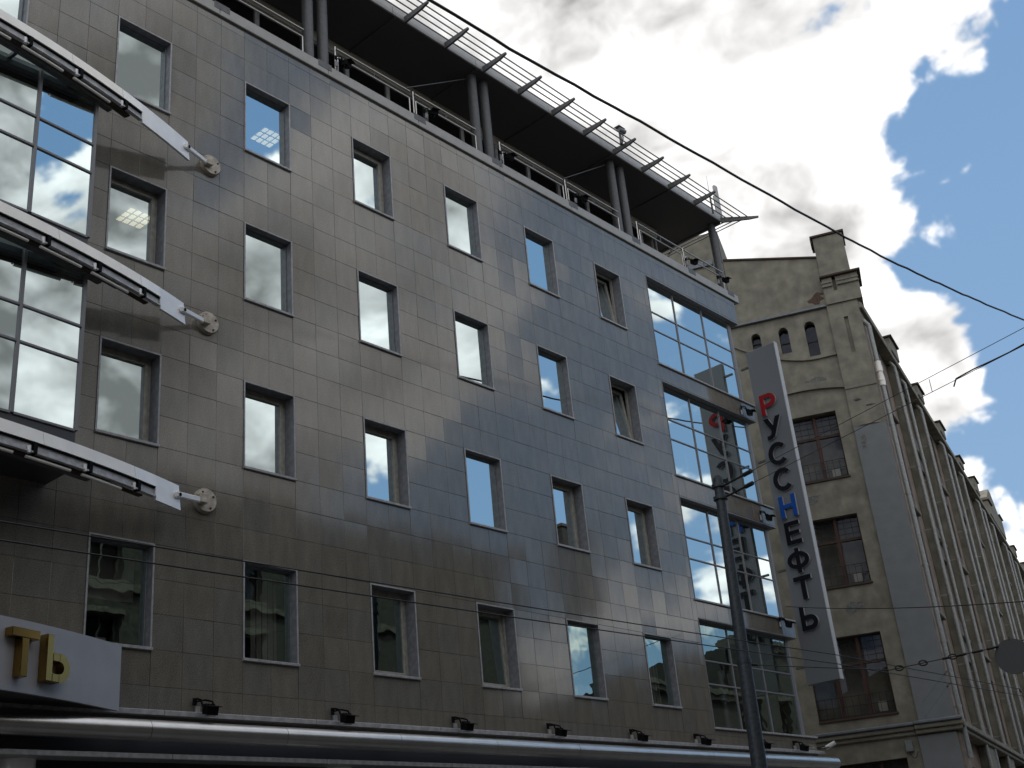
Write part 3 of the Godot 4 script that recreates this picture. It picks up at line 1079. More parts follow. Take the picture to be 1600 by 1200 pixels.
func letter(ch: String, h: float, depth: float, m: Material, parent: Node3D, xf: Transform3D, called := "letter") -> MeshInstance3D:
	var st := mb()
	var d := depth / h
	var t := 0.19
	var bar := func(x0: float, x1: float, y0: float, y1: float, z := 0.0) -> void: bx(st, x0, x1, y0, y1, 0.0, d + z, 0.012)
	var w := 0.74
	match ch:
		"Р":
			bar.call(0.0, t, 0.0, 1.0)
			bar.call(t, 0.40, 0.82, 1.0)
			bar.call(t, 0.40, 0.36, 0.54)
			ring(st, Vector2(0.40, 0.68), 0.32, 0.32, 0.18, -90, 90, d)
		"У":
			prism(st, PackedVector2Array([Vector2(0.0, 1.0), Vector2(0.35, 0.28), Vector2(0.46, 0.47), Vector2(0.22, 1.0)]), 0.0, d + 0.004)
			prism(st, PackedVector2Array([Vector2(0.56, 1.0), Vector2(0.26, 0.24), Vector2(0.20, 0.18), Vector2(0.06, 0.18), Vector2(0.06, 0.0), Vector2(0.26, 0.0), Vector2(0.40, 0.10), Vector2(0.77, 1.0)]), 0.0, d)
		"С":
			ring(st, Vector2(0.42, 0.5), 0.44, 0.52, t, 42, 318, d, 34)
			w = 0.80
		"Н":
			bar.call(0.0, t, 0.0, 1.0)
			bar.call(0.55, 0.55 + t, 0.0, 1.0)
			bar.call(t, 0.55, 0.42, 0.60)
		"Е":
			bar.call(0.0, t, 0.0, 1.0)
			bar.call(t, 0.66, 0.82, 1.0)
			bar.call(t, 0.62, 0.42, 0.59)
			bar.call(t, 0.67, 0.0, 0.18)
			w = 0.67
		"Ф":
			ring(st, Vector2(0.46, 0.52), 0.47, 0.37, 0.17, 0, 360, d, 40)
			bar.call(0.37, 0.55, -0.03, 1.04, 0.006)
			w = 0.92
		"Т":
			bar.call(0.0, 0.76, 0.81, 1.0)
			bar.call(0.28, 0.48, 0.0, 0.81)
		"Ь":
			bar.call(0.0, t, 0.0, 1.0)
			bar.call(t, 0.40, 0.0, 0.18)
			bar.call(t, 0.40, 0.44, 0.62)
			ring(st, Vector2(0.40, 0.31), 0.31, 0.31, 0.18, -90, 90, d)
	if called != "letter":
		# the light returns behind a face share its frame
		return part(called, st, m, parent, Transform3D(Basis().scaled(Vector3(1, 1, 1)), Vector3(0, 0, -d - 0.001)))
	return part(called, st, m, parent, xf * Transform3D(Basis().scaled(Vector3.ONE * h), Vector3(-w * 0.5 * h, -0.5 * h, -depth * 0.5)))

func build_sign() -> void:
	var t := thing("vertical_sign", "tall grey projecting sign with raised red, black and blue letters at the building corner", "sign", Vector3(22.4, 7.24, 0.27))
	var H := 10.6
	var D := 1.04
	var st := mb()
	bx(st, 0.0, 0.16, 0.0, H, 0.0, D, 0.006)
	part("panel", st, M.sign_face, t)
	st = mb()
	bx(st, -0.012, 0.172, -0.012, H + 0.012, D, D + 0.03, 0.005)
	part("edge_strip", st, M.sign_edge, t)
	for y in [0.5, 3.4, 6.9, 10.1]:
		st = mb()
		bx(st, 0.05, 0.11, y, y + 0.06, -0.30, 0.0)
		part("wall_bracket", st, M.steel_dark, t)
	var bs := Basis(Vector3(0, 0, 1), Vector3.UP, Vector3(-1, 0, 0))
	var L := [["Р", 15.865], ["У", 15.05], ["С", 14.195], ["С", 13.357], ["Н", 12.491], ["Е", 11.657], ["Ф", 10.80], ["Т", 9.98], ["Ь", 9.095]]
	for i in L.size():
		var m: Material = M.letter_red if i == 0 else M.letter_blue if i == 4 else M.letter_dark
		var o := letter(L[i][0], 0.70, 0.025, m, t, Transform3D(bs, Vector3(-0.085, L[i][1] - 7.24, 0.77 - 0.27)) * Transform3D(Basis().scaled(Vector3(1.08, 1, 1)), Vector3.ZERO))
		letter(L[i][0], 0.70, 0.075, M.letter_side, o, Transform3D(Basis(), Vector3(0.37, 0.5, -0.055)), "letter_side")

# ---------------------------------------------------------------- railings, lamps, cameras
func railing(x0: float, x1: float, label: String) -> void:
	var t := thing("railing_section", label, "railing", Vector3(x0, 20.27, -0.16), "steel railing sections on the parapet")
	var w := x1 - x0
	var st := mb()
	wire(st, [Vector3(0, 0.86, 0), Vector3(w, 0.86, 0)], 0.024, 10)
	part("handrail", st, M.steel, t)
	st = mb()
	wire(st, [Vector3(0.03, 0, 0), Vector3(0.03, 0.64, 0), Vector3(w - 0.03, 0.64, 0), Vector3(w - 0.03, 0, 0)], 0.02, 10)
	part("panel_frame", st, M.steel, t)
	st = mb()
	wire(st, [Vector3(0.0, 0, -0.05), Vector3(0.0, 0.95, -0.05)], 0.028, 10)
	part("post", st, M.steel, t)
	st = mb()
	wire(st, [Vector3(w * 0.5, 0.64, 0), Vector3(w * 0.5, 0.86, 0)], 0.014, 8)
	part("stub", st, M.steel_dark, t)

func floodlight(at: Vector3, label: String, turn := 0.0, group := "floodlights along the ledge", size := 1.0) -> void:
	var t := thing("floodlight", label, "floodlight", at, group)
	t.rotation.y = turn
	t.scale = Vector3.ONE * size
	var st := mb()
	prism(st, PackedVector2Array([Vector2(-0.07, -0.06), Vector2(0.11, -0.11), Vector2(0.15, 0.04), Vector2(0.02, 0.10), Vector2(-0.06, 0.07)]), -0.12, 0.12, Transform3D(Basis(Vector3(0, 0, 1), Vector3.UP, Vector3(-1, 0, 0)), Vector3(0.06, -0.02, 0.22)))
	part("housing", st, M.black, t)
	st = mb()
	for i in 4:
		bx(st, -0.03 + 0.06 * i - 0.008, -0.03 + 0.06 * i + 0.008, 0.05, 0.10, 0.14, 0.26)
	part("cooling_fins", st, M.black, t)
	st = mb()
	box(st, Vector3(-0.13, 0.0, 0.0), Vector3(0.13, 0.012, 0.14), 0.0, Transform3D(Basis(Vector3.RIGHT, 0.3), Vector3(0.06, 0.035, 0.35)))
	part("visor", st, M.black, t)
	st = mb()
	wire(st, [Vector3(-0.14, 0.16, 0.0), Vector3(-0.13, 0.22, 0.06), Vector3(-0.09, 0.18, 0.16), Vector3(-0.065, 0.0, 0.22)], 0.02, 8)
	wire(st, [Vector3(-0.12, 0.17, 0.0), Vector3(0.04, 0.20, 0.08), Vector3(0.15, 0.16, 0.17), Vector3(0.185, 0.0, 0.22)], 0.018, 8)
	bx(st, -0.18, -0.10, 0.10, 0.24, -0.01, 0.03, 0.008)
	part("arm", st, M.black, t)
	st = mb()
	bx(st, -0.12, -0.02, -0.10, 0.09, -0.03, 0.02, 0.005)
	part("mounting_plate", st, M.trim, t)
	st = mb()
	bx(st, -0.04, 0.16, -0.135, -0.125, 0.20, 0.30)
	part("lens", st, M.glass_dark, t)

func build_fittings() -> void:
	var rl := [[-0.1, 4.75, "railing section farthest left on the parapet, above the ceiling light window"], [5.75, 8.16, "short railing section right of the first column pair, reaching the first post"], [8.32, 10.58, "railing section left of the middle column pair"], [11.58, 14.22, "railing section right of the middle column pair"], [14.38, 16.84, "railing section left of the third column pair"], [17.86, 20.22, "railing section right of the third column pair"], [20.38, 22.66, "railing section at the far right corner beside the single column"]]
	for r in rl:
		railing(r[0], r[1], "steel " + r[2])
	var fx := [2.11, 5.02, 8.11, 11.0, 13.96, 16.63, 19.49, 21.5]
	var fl := ["black floodlight nearest the entrance canopy on the ledge above the polished tube", "black ledge floodlight second from the canopy, under the wavy reflection window", "black ledge floodlight third from the canopy, under the tilted open lower window", "black ledge floodlight fourth from the canopy, under the window with the bright sky reflection", "black ledge floodlight fifth from the canopy, under the curtained window", "black ledge floodlight just left of the tapered street pole, under the corner window", "black ledge floodlight half hidden behind the tapered street pole", "black ledge floodlight last before the building corner at the tube end"]
	for i in fx.size():
		floodlight(Vector3(fx[i], 5.40 + slope_y(fx[i]), 0.05), fl[i], rng.randf_range(-0.12, 0.12), "floodlights along the ledge", 0.85)
	var rx := [2.25, 5.75, 8.75, 11.55, 14.75, 20.45, 22.3]
	var rn := ["black floodlight clipped to the leftmost railing section", "black floodlight on the railing right of the first column pair", "black floodlight on the railing just right of the first post", "black floodlight on the railing right of the middle column pair", "black floodlight on the railing right of the second post", "black floodlight on the railing right of the third post", "black floodlight on the railing at the single corner column"]
	for i in rx.size():
		floodlight(Vector3(rx[i], 20.62, -0.12), rn[i], rng.randf_range(-0.4, 0.4), "floodlights on the parapet railing", 0.8)
	var cy := [15.72, 12.26, 9.0]
	var cn := ["dark floodlight on the stone band under the uppermost corner window", "dark floodlight on the stone band under the second corner window from the top", "dark floodlight on the stone band over the lowest corner window"]
	for i in 3:
		floodlight(Vector3(21.95, cy[i], 0.02), cn[i], 0.35, "floodlights on the corner window bands", 0.85)
	# roof camera
	var t := thing("roof_camera", "small camera on a short mast standing above the roof edge rods", "camera", Vector3(16.72, 23.30, 0.42))
	var st := mb()
	tube(st, Vector3(0, -0.05, 0), Vector3(0, 0.36, 0), 0.05, 0.04, 10)
	part("mast", st, M.steel_dark, t)
	st = mb()
	tube(st, Vector3(-0.12, 0.42, 0.04), Vector3(0.14, 0.40, 0.10), 0.085, 0.075, 14)
	bx(st, -0.20, 0.12, 0.49, 0.505, -0.06, 0.14)
	part("housing", st, M.reveal, t)
	st = mb()
	wire(st, sagged(Vector3(0.05, 0.02, 0.03), Vector3(0.08, 0.36, 0.03), -0.0, 4) + [Vector3(0.17, 0.25, 0.0), Vector3(0.10, 0.1, 0.0)], 0.010, 6)
	part("cable_loop", st, M.cable, t)
	t = thing("panel_antenna", "tall narrow grey panel antenna at the roof corner", "antenna", Vector3(22.98, 23.3, -0.02))
	st = mb()
	bx(st, -0.11, 0.11, 0.05, 1.38, -0.06, 0.06, 0.045)
	part("radome", st, M.fascia, t)
	st = mb()
	tube(st, Vector3(0, -0.1, -0.1), Vector3(0, 1.0, -0.1), 0.03, 0.03, 10)
	part("mast", st, M.steel_dark, t)
	t = thing("whip_antenna", "thin whip antenna on a dark rod beside the panel antenna", "antenna", Vector3(21.93, 23.2, 0.3))
	st = mb()
	tube(st, Vector3(0, -0.25, 0), Vector3(-0.02, 0.55, 0), 0.035, 0.03, 8)
	part("rod", st, M.steel_dark, t)
	st = mb()
	tube(st, Vector3(-0.02, 0.55, 0), Vector3(0.0, 1.25, 0), 0.010, 0.004, 6)
	part("whip", st, M.steel_dark, t)
	t = thing("wall_camera", "small white bullet camera on an arm past the lower building corner", "camera", Vector3(22.78, 5.56, 0.15))
	st = mb()
	wire(st, [Vector3(-0.02, -0.03, 0), Vector3(0.25, 0.0, 0.12)], 0.02, 8)
	part("arm", st, M.steel_dark, t)
	st = mb()
	tube(st, Vector3(0.22, -0.02, 0.02), Vector3(0.38, 0.10, 0.24), 0.065, 0.065, 14)
	part("housing", st, M.cctv, t)
	# office ceiling lights seen through two panes
	for q in [[Vector3(1.385, 15.205, -1.37), "lit square louvre ceiling light behind the sash window below the upper sunshade"], [Vector3(4.655, 18.725, -1.37), "lit square louvre ceiling light behind the fixed top row window"]]:
		t = thing("ceiling_light", q[1], "ceiling light", q[0], "ceiling lights in the offices")
		st = mb()
		bx(st, -0.30, 0.30, -0.02, 0.02, -0.30, 0.30)
		part("tray", st, M.paper, t)
		for i in 4:
			for j in 3:
				st = mb()
				bx(st, -0.285 + 0.145 * i, -0.285 + 0.145 * i + 0.10, -0.035, -0.021, -0.28 + 0.195 * j, -0.28 + 0.195 * j + 0.14)
				part("lamp_cell", st, M.lamp, t)
		var al := AreaLight3D.new()
		al.name = "glow"
		al.area_size = Vector2(0.55, 0.55)
		al.light_color = Color(1.0, 0.96, 0.82)
		al.light_energy = 0.12
		al.area_range = 8.0
		al.area_attenuation = 2.0
		al.shadow_enabled = true
		al.rotation_degrees = Vector3(-90, 0, 0)
		al.position = Vector3(0, -0.06, 0)
		t.add_child(al, true)

# ---------------------------------------------------------------- neighbouring plaster building
func build_neighbour() -> void:
	var E := Vector3(32.9035, 0.0, 0.1085)
	var b := thing("plaster_building", "long weathered beige plaster building with a tall corner pilaster and drainpipes", "building", E)
	var d := Vector3(-0.39073, 0, -0.92050)
	var sx := -d
	var side := Transform3D(Basis(sx, Vector3.UP, sx.cross(Vector3.UP)), Vector3.ZERO)
	var sd := Vector3(0.97030, 0, -0.24192)
	var front := Transform3D(Basis(sd, Vector3.UP, sd.cross(Vector3.UP)), Vector3.ZERO)
	var st: SurfaceTool
	# --- side wall: x runs towards the street corner (0), z outwards
	var wins := [[-4.5, -1.76, 16.30, 19.0], [-4.5, -1.78, 12.14, 14.78], [-4.6, -1.86, 7.42, 10.29], [-4.6, -1.87, 2.6, 5.86]]
	var nich := [[-2.26, -1.83, 21.46, 23.0], [-3.31, -2.92, 21.82, 22.98], [-4.42, -4.05, 22.3, 22.98]]
	st = mb()
	pierced(st, -14.0, -0.3, 0.0, 23.5, -0.42, 0.0, wins + nich)
	bx(st, -14.0, -0.3, 0.0, 23.5, -0.8, -0.7)
	part("side_wall", st, M.plaster, b, side)
	st = mb()
	prism(st, PackedVector2Array([Vector2(-4.98, 23.5), Vector2(-1.2, 23.5), Vector2(-1.2, 25.72), Vector2(-4.98, 26.62)]), -0.6, 0.0, side)
	part("gable", st, M.plaster, b)
	st = mb()
	prism(st, PackedVector2Array([Vector2(-1.15, 25.72), Vector2(-1.15, 25.79), Vector2(-4.97, 26.70), Vector2(-4.97, 26.62)]), -0.7, 0.07, side)
	part("gable_capping", st, M.rust, b)
	# taller rear part behind the terrace, with a zinc sill band and a thin pipe on its edge
	st = mb()
	bx(st, -14.0, -5.0, 23.5, 28.15, -3.0, -0.01)
	part("rear_block", st, M.plaster, b, side)
	st = mb()
	bx(st, -7.6, -5.4, 26.55, 26.80, 0.0, 0.10, 0.02)
	part("zinc_band", st, M.zinc, b, side)
	st = mb()
	tube(st, Vector3(-5.06, 26.6, 0.07), Vector3(-5.06, 28.1, 0.07), 0.05, 0.05, 10)
	wire(st, [Vector3(-8.5, 25.9, 0.03), Vector3(-6.4, 28.6, 0.03)], 0.03, 6)
	part("rear_pipe", st, M.rust, b, side)
	# arched heads of the niches and their panes
	for q in nich:
		st = mb()
		var w: float = q[1] - q[0]
		var cx: float = (q[0] + q[1]) * 0.5
		var r := w * 0.5
		for s in [-1.0, 1.0]:
			var poly := PackedVector2Array()
			poly.append(Vector2(cx + s * r, q[3]))
			for i in 9:
				var a := PI * 0.5 * i / 8.0
				poly.append(Vector2(cx + s * r * cos(a), q[3] - r + r * sin(a)))
			prism(st, poly, -0.40, -0.012, side)
		part("niche_arch", st, M.plaster, b)
		st = mb()
		bx(st, q[0], q[1], q[2], q[3], -0.33, -0.30)
		part("niche_pane", st, M.glass_dark, b, side)
		st = mb()
		bx(st, q[0], q[1], (q[2] + q[3]) * 0.5 - 0.05, (q[2] + q[3]) * 0.5 - 0.01, -0.30, -0.26)
		part("niche_bar", st, M.iron, b, side)
	# curved ledge under the niches
	st = mb()
	var prev := Vector2(-5.2, 22.6)
	for i in 13:
		var u := lerpf(-5.2, -1.24, i / 12.0)
		var v := 21.27 + 1.3 * pow(clampf((-2.0 - u) / 3.2, 0.0, 1.0), 1.8) if u < -2.0 else 21.27 + 0.03 * (u + 2.0)
		if i > 0:
			prism(st, PackedVector2Array([prev, Vector2(u, v), Vector2(u, v + 0.10), prev + Vector2(0, 0.10)]), 0.0, 0.10, side)
		prev = Vector2(u, v)
	part("niche_ledge", st, M.plaster, b)
	# ledge with zinc flashing
	st = mb()
	bx(st, -13.8, -1.225, 23.42, 23.52, 0.002, 0.16, 0.02)
	part("zinc_ledge", st, M.zinc, b, side)
	# segmental band over the upper window
	st = mb()
	prev = Vector2(-5.0, 19.45)
	for i in 13:
		var u := lerpf(-5.0, -1.23, i / 12.0)
		var v := 19.82 + 0.22 * (1.0 - pow((u + 3.0) / 1.9, 2.0))
		if i > 0:
			prism(st, PackedVector2Array([prev, Vector2(u, v), Vector2(u, v + 0.30), prev + Vector2(0, 0.30)]), 0.0, 0.11, side)
		prev = Vector2(u, v)
	part("arched_band", st, M.plaster, b)
	st = mb()
	bx(st, -1.22, 0.02, 19.70, 19.80, 0.135, 0.17, 0.01)
	part("pilaster_band", st, M.plaster, b, side)
	# corner pilaster, beige above, grey-blue below
	st = mb()
	pierced(st, -1.22, 0.0, 18.1, 23.45, -0.6, 0.135, [[-0.66, -0.50, 21.2, 22.8]])
	bx(st, -0.66, -0.50, 21.2, 22.8, -0.6, 0.03)
	part("corner_pilaster", st, M.plaster, b, side)
	st = mb()
	bx(st, -1.22, 0.0, 7.0, 18.1, -0.6, 0.14, 0.015)
	bx(st, -1.36, -0.06, 0.0, 6.5, -0.6, 0.135, 0.015)
	part("pilaster_shaft", st, M.plaster_grey, b, side)
	st = mb()
	pierced(st, -1.20, 0.22, 23.45, 24.62, -1.2, 0.22, [[-0.80, -0.66, 24.0, 24.62]])
	bx(st, -0.80, -0.66, 24.0, 24.62, -1.2, 0.03)
	part("pilaster_head", st, M.plaster, b, side)
	for q in [[24.20, 0.30], [24.38, 0.26]]:
		st = mb()
		bx(st, -1.24, -0.82, q[0], q[0] + 0.07, 0.18, q[1], 0.015)
		bx(st, -0.64, 0.24, q[0], q[0] + 0.07, 0.18, q[1], 0.015)
		part("head_moulding", st, M.plaster, b, side)
	st = mb()
	bx(st, -1.26, 0.36, 24.625, 24.72, -1.3, 0.36, 0.02)
	part("head_capping", st, M.rust, b, side)
	st = mb()
	bx(st, -1.20, 0.0, 24.722, 26.62, -1.1, 0.10, 0.01)
	part("chimney", st, M.plaster, b, side)
	st = mb()
	bx(st, -1.30, 0.08, 26.62, 26.72, -1.2, 0.18, 0.015)
	bx(st, -1.31, -1.25, 26.35, 26.62, -0.4, 0.15, 0.01)
	part("chimney_cap", st, M.rust, b, side)
	# lower cornice
	for q in [[6.55, 6.70, 0.12], [6.70, 6.86, 0.22], [6.86, 6.98, 0.30]]:
		st = mb()
		bx(st, -13.8, -1.40, q[0], q[1], 0.002, q[2], 0.03)
		bx(st, -1.40, 0.14 + q[2] * 0.3, q[0], q[1], -0.5, q[2] + 0.15, 0.03)
		part("cornice", st, M.plaster if q[2] < 0.3 else M.zinc, b, side)
	st = mb()
	bx(st, -1.84, -1.58, 6.02, 6.40, 0.0, 0.16, 0.02)
	part("junction_box", st, M.plaster_grey, b, side)
	st = mb()
	wire(st, sagged(side * Vector3(-1.75, 6.02, 0.1), side * Vector3(-1.45, 6.0, 0.16), 0.22, 8), 0.012, 6)
	part("cable_loop", st, M.cable, b)
	# big side windows: red timber mullions, small lead bars above, iron grille below
	for k in wins.size():
		var q: Array = wins[k]
		var o := group_part("side_window", b, side)
		st = mb()
		var yt: float = q[3] - (q[3] - q[2]) * 0.34
		for xm in [q[1] - 0.88, q[1] - 1.83]:
			bx(st, xm - 0.06, xm + 0.06, q[2], q[3], -0.34, -0.24, 0.01)
		part("red_mullion", st, M.redwood, o)
		st = mb()
		bx(st, q[0], q[1], q[3] - 0.06, q[3], -0.35, -0.26)
		bx(st, q[0], q[1], q[2], q[2] + 0.07, -0.35, -0.25)
		bx(st, q[1] - 0.05, q[1], q[2] + 0.07, q[3] - 0.06, -0.35, -0.26)
		bx(st, q[0], q[0] + 0.05, q[2] + 0.07, q[3] - 0.06, -0.35, -0.26)
		bx(st, q[0] + 0.05, q[1] - 0.05, yt - 0.05, yt + 0.05, -0.35, -0.235)
		part("frame", st, M.rust, o)
		st = mb()
		var gx: float = q[0] + 0.1
		while gx < q[1] - 0.1:
			bx(st, gx, gx + 0.018, yt + 0.05, q[3] - 0.06, -0.33, -0.30)
			gx += 0.29
		for i in 3:
			var gy: float = lerpf(yt, q[3], (i + 1) / 4.0)
			bx(st, q[0] + 0.05, q[1] - 0.05, gy, gy + 0.018, -0.329, -0.301)
		part("glazing_bars", st, M.iron, o)
		for i in 3:
			pane_box(o, q[1] - 0.88 - 0.95 * i + (0.0 if i > 0 else 0.02), q[1] - 0.03 - 0.95 * i, q[2], q[3], -0.315 - 0.002 * i, Transform3D(), M.glass_dark)
		st = mb()
		gx = q[0] + 0.08
		while gx < q[1]:
			bx(st, gx, gx + 0.016, q[2] + 0.05, q[2] + 0.78, -0.16, -0.144)
			gx += 0.24
		for gy2 in [0.06, 0.40, 0.74]:
			bx(st, q[0], q[1], q[2] + gy2, q[2] + gy2 + 0.02, -0.163, -0.141)
		part("grille", st, M.iron, o)
		st = mb()
		bx(st, q[0], q[1] + 0.05, q[2] - 0.08, q[2] - 0.005, -0.2, 0.06, 0.01)
		part("sill", st, M.rust, o)
		st = mb()
		bx(st, q[1] - 0.6, q[1] - 0.3, q[2] + 0.15, q[2] + 0.5, -0.62, -0.55)
		part("papers", st, M.paper, o)
	# fallen plaster, repairs and cracks
	for q in [[-1.62, 23.85, 0.34, 0.20, M.brick], [-1.45, 24.10, 0.22, 0.10, M.brick], [-2.15, 20.40, 0.62, 0.16, M.repair], [-2.75, 20.30, 0.40, 0.14, M.repair], [-0.85, 19.2, 0.16, 0.05, M.stain], [-0.45, 18.9, 0.20, 0.035, M.stain], [-0.62, 18.12, 0.42, 0.03, M.stain], [-0.95, 17.5, 0.10, 0.4, M.repair], [-3.4, 15.6, 0.5, 0.2, M.repair], [-2.6, 11.3, 0.35, 0.25, M.repair]]:
		var poly := PackedVector2Array()
		for i in 11:
			var a := TAU * i / 11.0
			var rr := rng.randf_range(0.55, 1.15)
			poly.append(Vector2(q[0] + cos(a) * q[2] * rr, q[1] + sin(a) * q[3] * rr))
		var zz := 0.142 if q[0] > -1.2 else 0.0
		st = mb()
		prism(st, poly, zz - 0.01, zz + 0.006, side)
		part("plaster_patch", st, q[4], b)
	# --- street front: x runs away from the corner, z towards the street
	var L := 92.0
	var pitch := 6.15
	var nb := int(L / pitch)
	var holes := []
	for k in nb:
		var t0 := 1.25 + pitch * k
		for q in [[7.4, 10.3], [12.1, 14.8], [16.3, 19.0], [20.6, 22.7], [1.2, 5.6]]:
			holes.append([t0 + 1.55, t0 + 3.35, q[0], q[1]])
	st = mb()
	pierced(st, 0.0, L, 0.0, 23.3, -0.9, -0.32, holes)
	bx(st, 0.0, L, 0.0, 23.3, -1.5, -1.3)
	part("front_wall", st, M.plaster_pink, b, front)
	st = mb()
	bx(st, 0.0, L, 23.1, 23.3, -12.0, -1.5)
	part("roof_plate", st, M.roof_metal, b, front)
	for k in nb + 1:
		var t1 := 1.25 + pitch * k
		# flat giant pilaster between the bays, two strips with a groove
		if k > 0:
			st = mb()
			bx(st, t1 - 0.95, t1 - 0.05, 6.9, 23.0, -0.319, 0.02, 0.02)
			part("pilaster", st, M.plaster, b, front)
			st = mb()
			bx(st, t1 + 0.15, t1 + 0.75, 6.9, 22.6, -0.319, -0.12, 0.02)
			part("side_strip", st, M.plaster, b, front)
			st = mb()
			bx(st, t1 - 1.05, t1 + 0.85, 0.0, 6.5, -0.319, 0.06, 0.02)
			part("pier", st, M.plaster, b, front)
			st = mb()
			var hb := 23.85 + 0.3 * float(k % 2) + 0.15 * float(k % 3) + (0.7 if k == 6 or k == 7 else 0.0)
			bx(st, t1 - 1.05, t1 + 0.6, 23.62, hb, -0.9, 0.12, 0.03)
			part("parapet_block", st, M.plaster, b, front)
			st = mb()
			bx(st, t1 - 1.13, t1 + 0.68, hb + 0.002, hb + 0.09, -1.0, 0.22, 0.02)
			part("block_capping", st, M.rust, b, front)
		else:
			st = mb()
			bx(st, 0.0, 1.15, 6.9, 23.42, -0.319, 0.0, 0.01)
			bx(st, 0.0, 1.1, 0.0, 6.5, -0.319, 0.04, 0.01)
			part("corner_strip", st, M.plaster_pink, b, front)
	for k in nb:
		var t0 := 1.25 + pitch * k
		st = mb()
		bx(st, t0 + 1.1, t0 + 3.8, 7.0, 20.0, -0.318, -0.20, 0.01)
		# brown recess field round the stacked windows
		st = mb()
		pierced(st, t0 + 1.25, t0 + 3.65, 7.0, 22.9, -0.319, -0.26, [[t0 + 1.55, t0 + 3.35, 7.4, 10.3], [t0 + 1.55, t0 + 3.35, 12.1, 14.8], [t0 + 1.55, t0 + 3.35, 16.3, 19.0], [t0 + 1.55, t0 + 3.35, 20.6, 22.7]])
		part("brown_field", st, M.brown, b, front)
		for q in [[7.4, 10.3], [12.1, 14.8], [16.3, 19.0], [20.6, 22.7], [1.2, 5.6]]:
			var o := group_part("street_window", b, front)
			st = mb()
			bx(st, t0 + 1.55, t0 + 1.65, q[0], q[1], -0.62, -0.52)
			bx(st, t0 + 3.25, t0 + 3.35, q[0], q[1], -0.62, -0.52)
			bx(st, t0 + 2.41, t0 + 2.49, q[0], q[1], -0.62, -0.52)
			bx(st, t0 + 1.65, t0 + 3.25, q[1] - 0.9, q[1] - 0.82, -0.62, -0.53)
			part("frame", st, M.redwood, o)
			pane_box(o, t0 + 1.6, t0 + 3.3, q[0], q[1], -0.58, Transform3D(), M.glass_dark)
		st = mb()
		bx(st, t0 - 0.05 if k > 0 else 0.0, t0 + pitch - 0.95, 23.302, 23.62, -0.9, 0.06, 0.02)
		bx(st, t0 - 0.05 if k > 0 else -0.1, t0 + pitch - 0.05, 23.05, 23.30, -0.318, 0.14, 0.02)
		part("main_cornice", st, M.plaster, b, front)
		st = mb()
		for q in [[6.52, 6.66, 0.16], [6.66, 6.86, 0.26]]:
			bx(st, t0 + (0.0 if k > 0 else -1.2), t0 + pitch - 0.005, q[0], q[1], -0.31, q[2], 0.03)
		part("cornice", st, M.plaster, b, front)
		# round-headed brackets under the window sills
		for y in [11.2, 15.5, 19.6]:
			st = mb()
			bx(st, t0 + 1.4, t0 + 3.5, y, y + 0.16, -0.319, -0.10, 0.03)
			part("sill_course", st, M.plaster, b, front)
		# drainpipe with collars
		var pxs := [t0 + pitch - 1.35] if k > 0 else [0.28, t0 + pitch - 1.35]
		if k % 2 == 1:
			pxs.append(t0 + 0.95)
		for px in pxs:
			st = mb()
			var zo := 0.17 if px < 1.0 else 0.06
			if px < 1.0:
				wire(st, [Vector3(px - 0.1, 22.6, 0.0), Vector3(px, 22.35, zo), Vector3(px, 5.6, zo)], 0.092, 14)
			else:
				wire(st, [Vector3(px, 23.0, -0.1), Vector3(px, 22.7, zo), Vector3(px, 5.2, zo)], 0.075, 10)
			for y in [20.8, 18.0, 15.2, 12.4, 9.6, 7.3]:
				tube(st, Vector3(px, y, zo), Vector3(px, y + 0.10, zo), 0.105 if px < 1.0 else 0.088, 0.105 if px < 1.0 else 0.088, 12)
				bx(st, px - 0.012, px + 0.012, y + 0.03, y + 0.07, -0.3, zo)
			part("drainpipe", st, M.pipe_zinc, b, front)
	# pipe patched with pale wrapping
	st = mb()
	for i in 5:
		tube(st, Vector3(0.28, 19.7 + 0.2 * i, 0.17), Vector3(0.29, 19.95 + 0.2 * i, 0.18), 0.125 + 0.02 * (i % 2), 0.135 - 0.012 * (i % 3), 9)
	part("pipe_wrapping", st, M.white, b, front)
	# corner gable block far along
	st = mb()
	prism(st, PackedVector2Array([Vector2(37.5, 23.6), Vector2(43.5, 23.6), Vector2(43.5, 24.9), Vector2(41.0, 26.1), Vector2(40.0, 26.1), Vector2(37.5, 24.9)]), -1.0, 0.1, front)
	part("gablet", st, M.plaster, b)

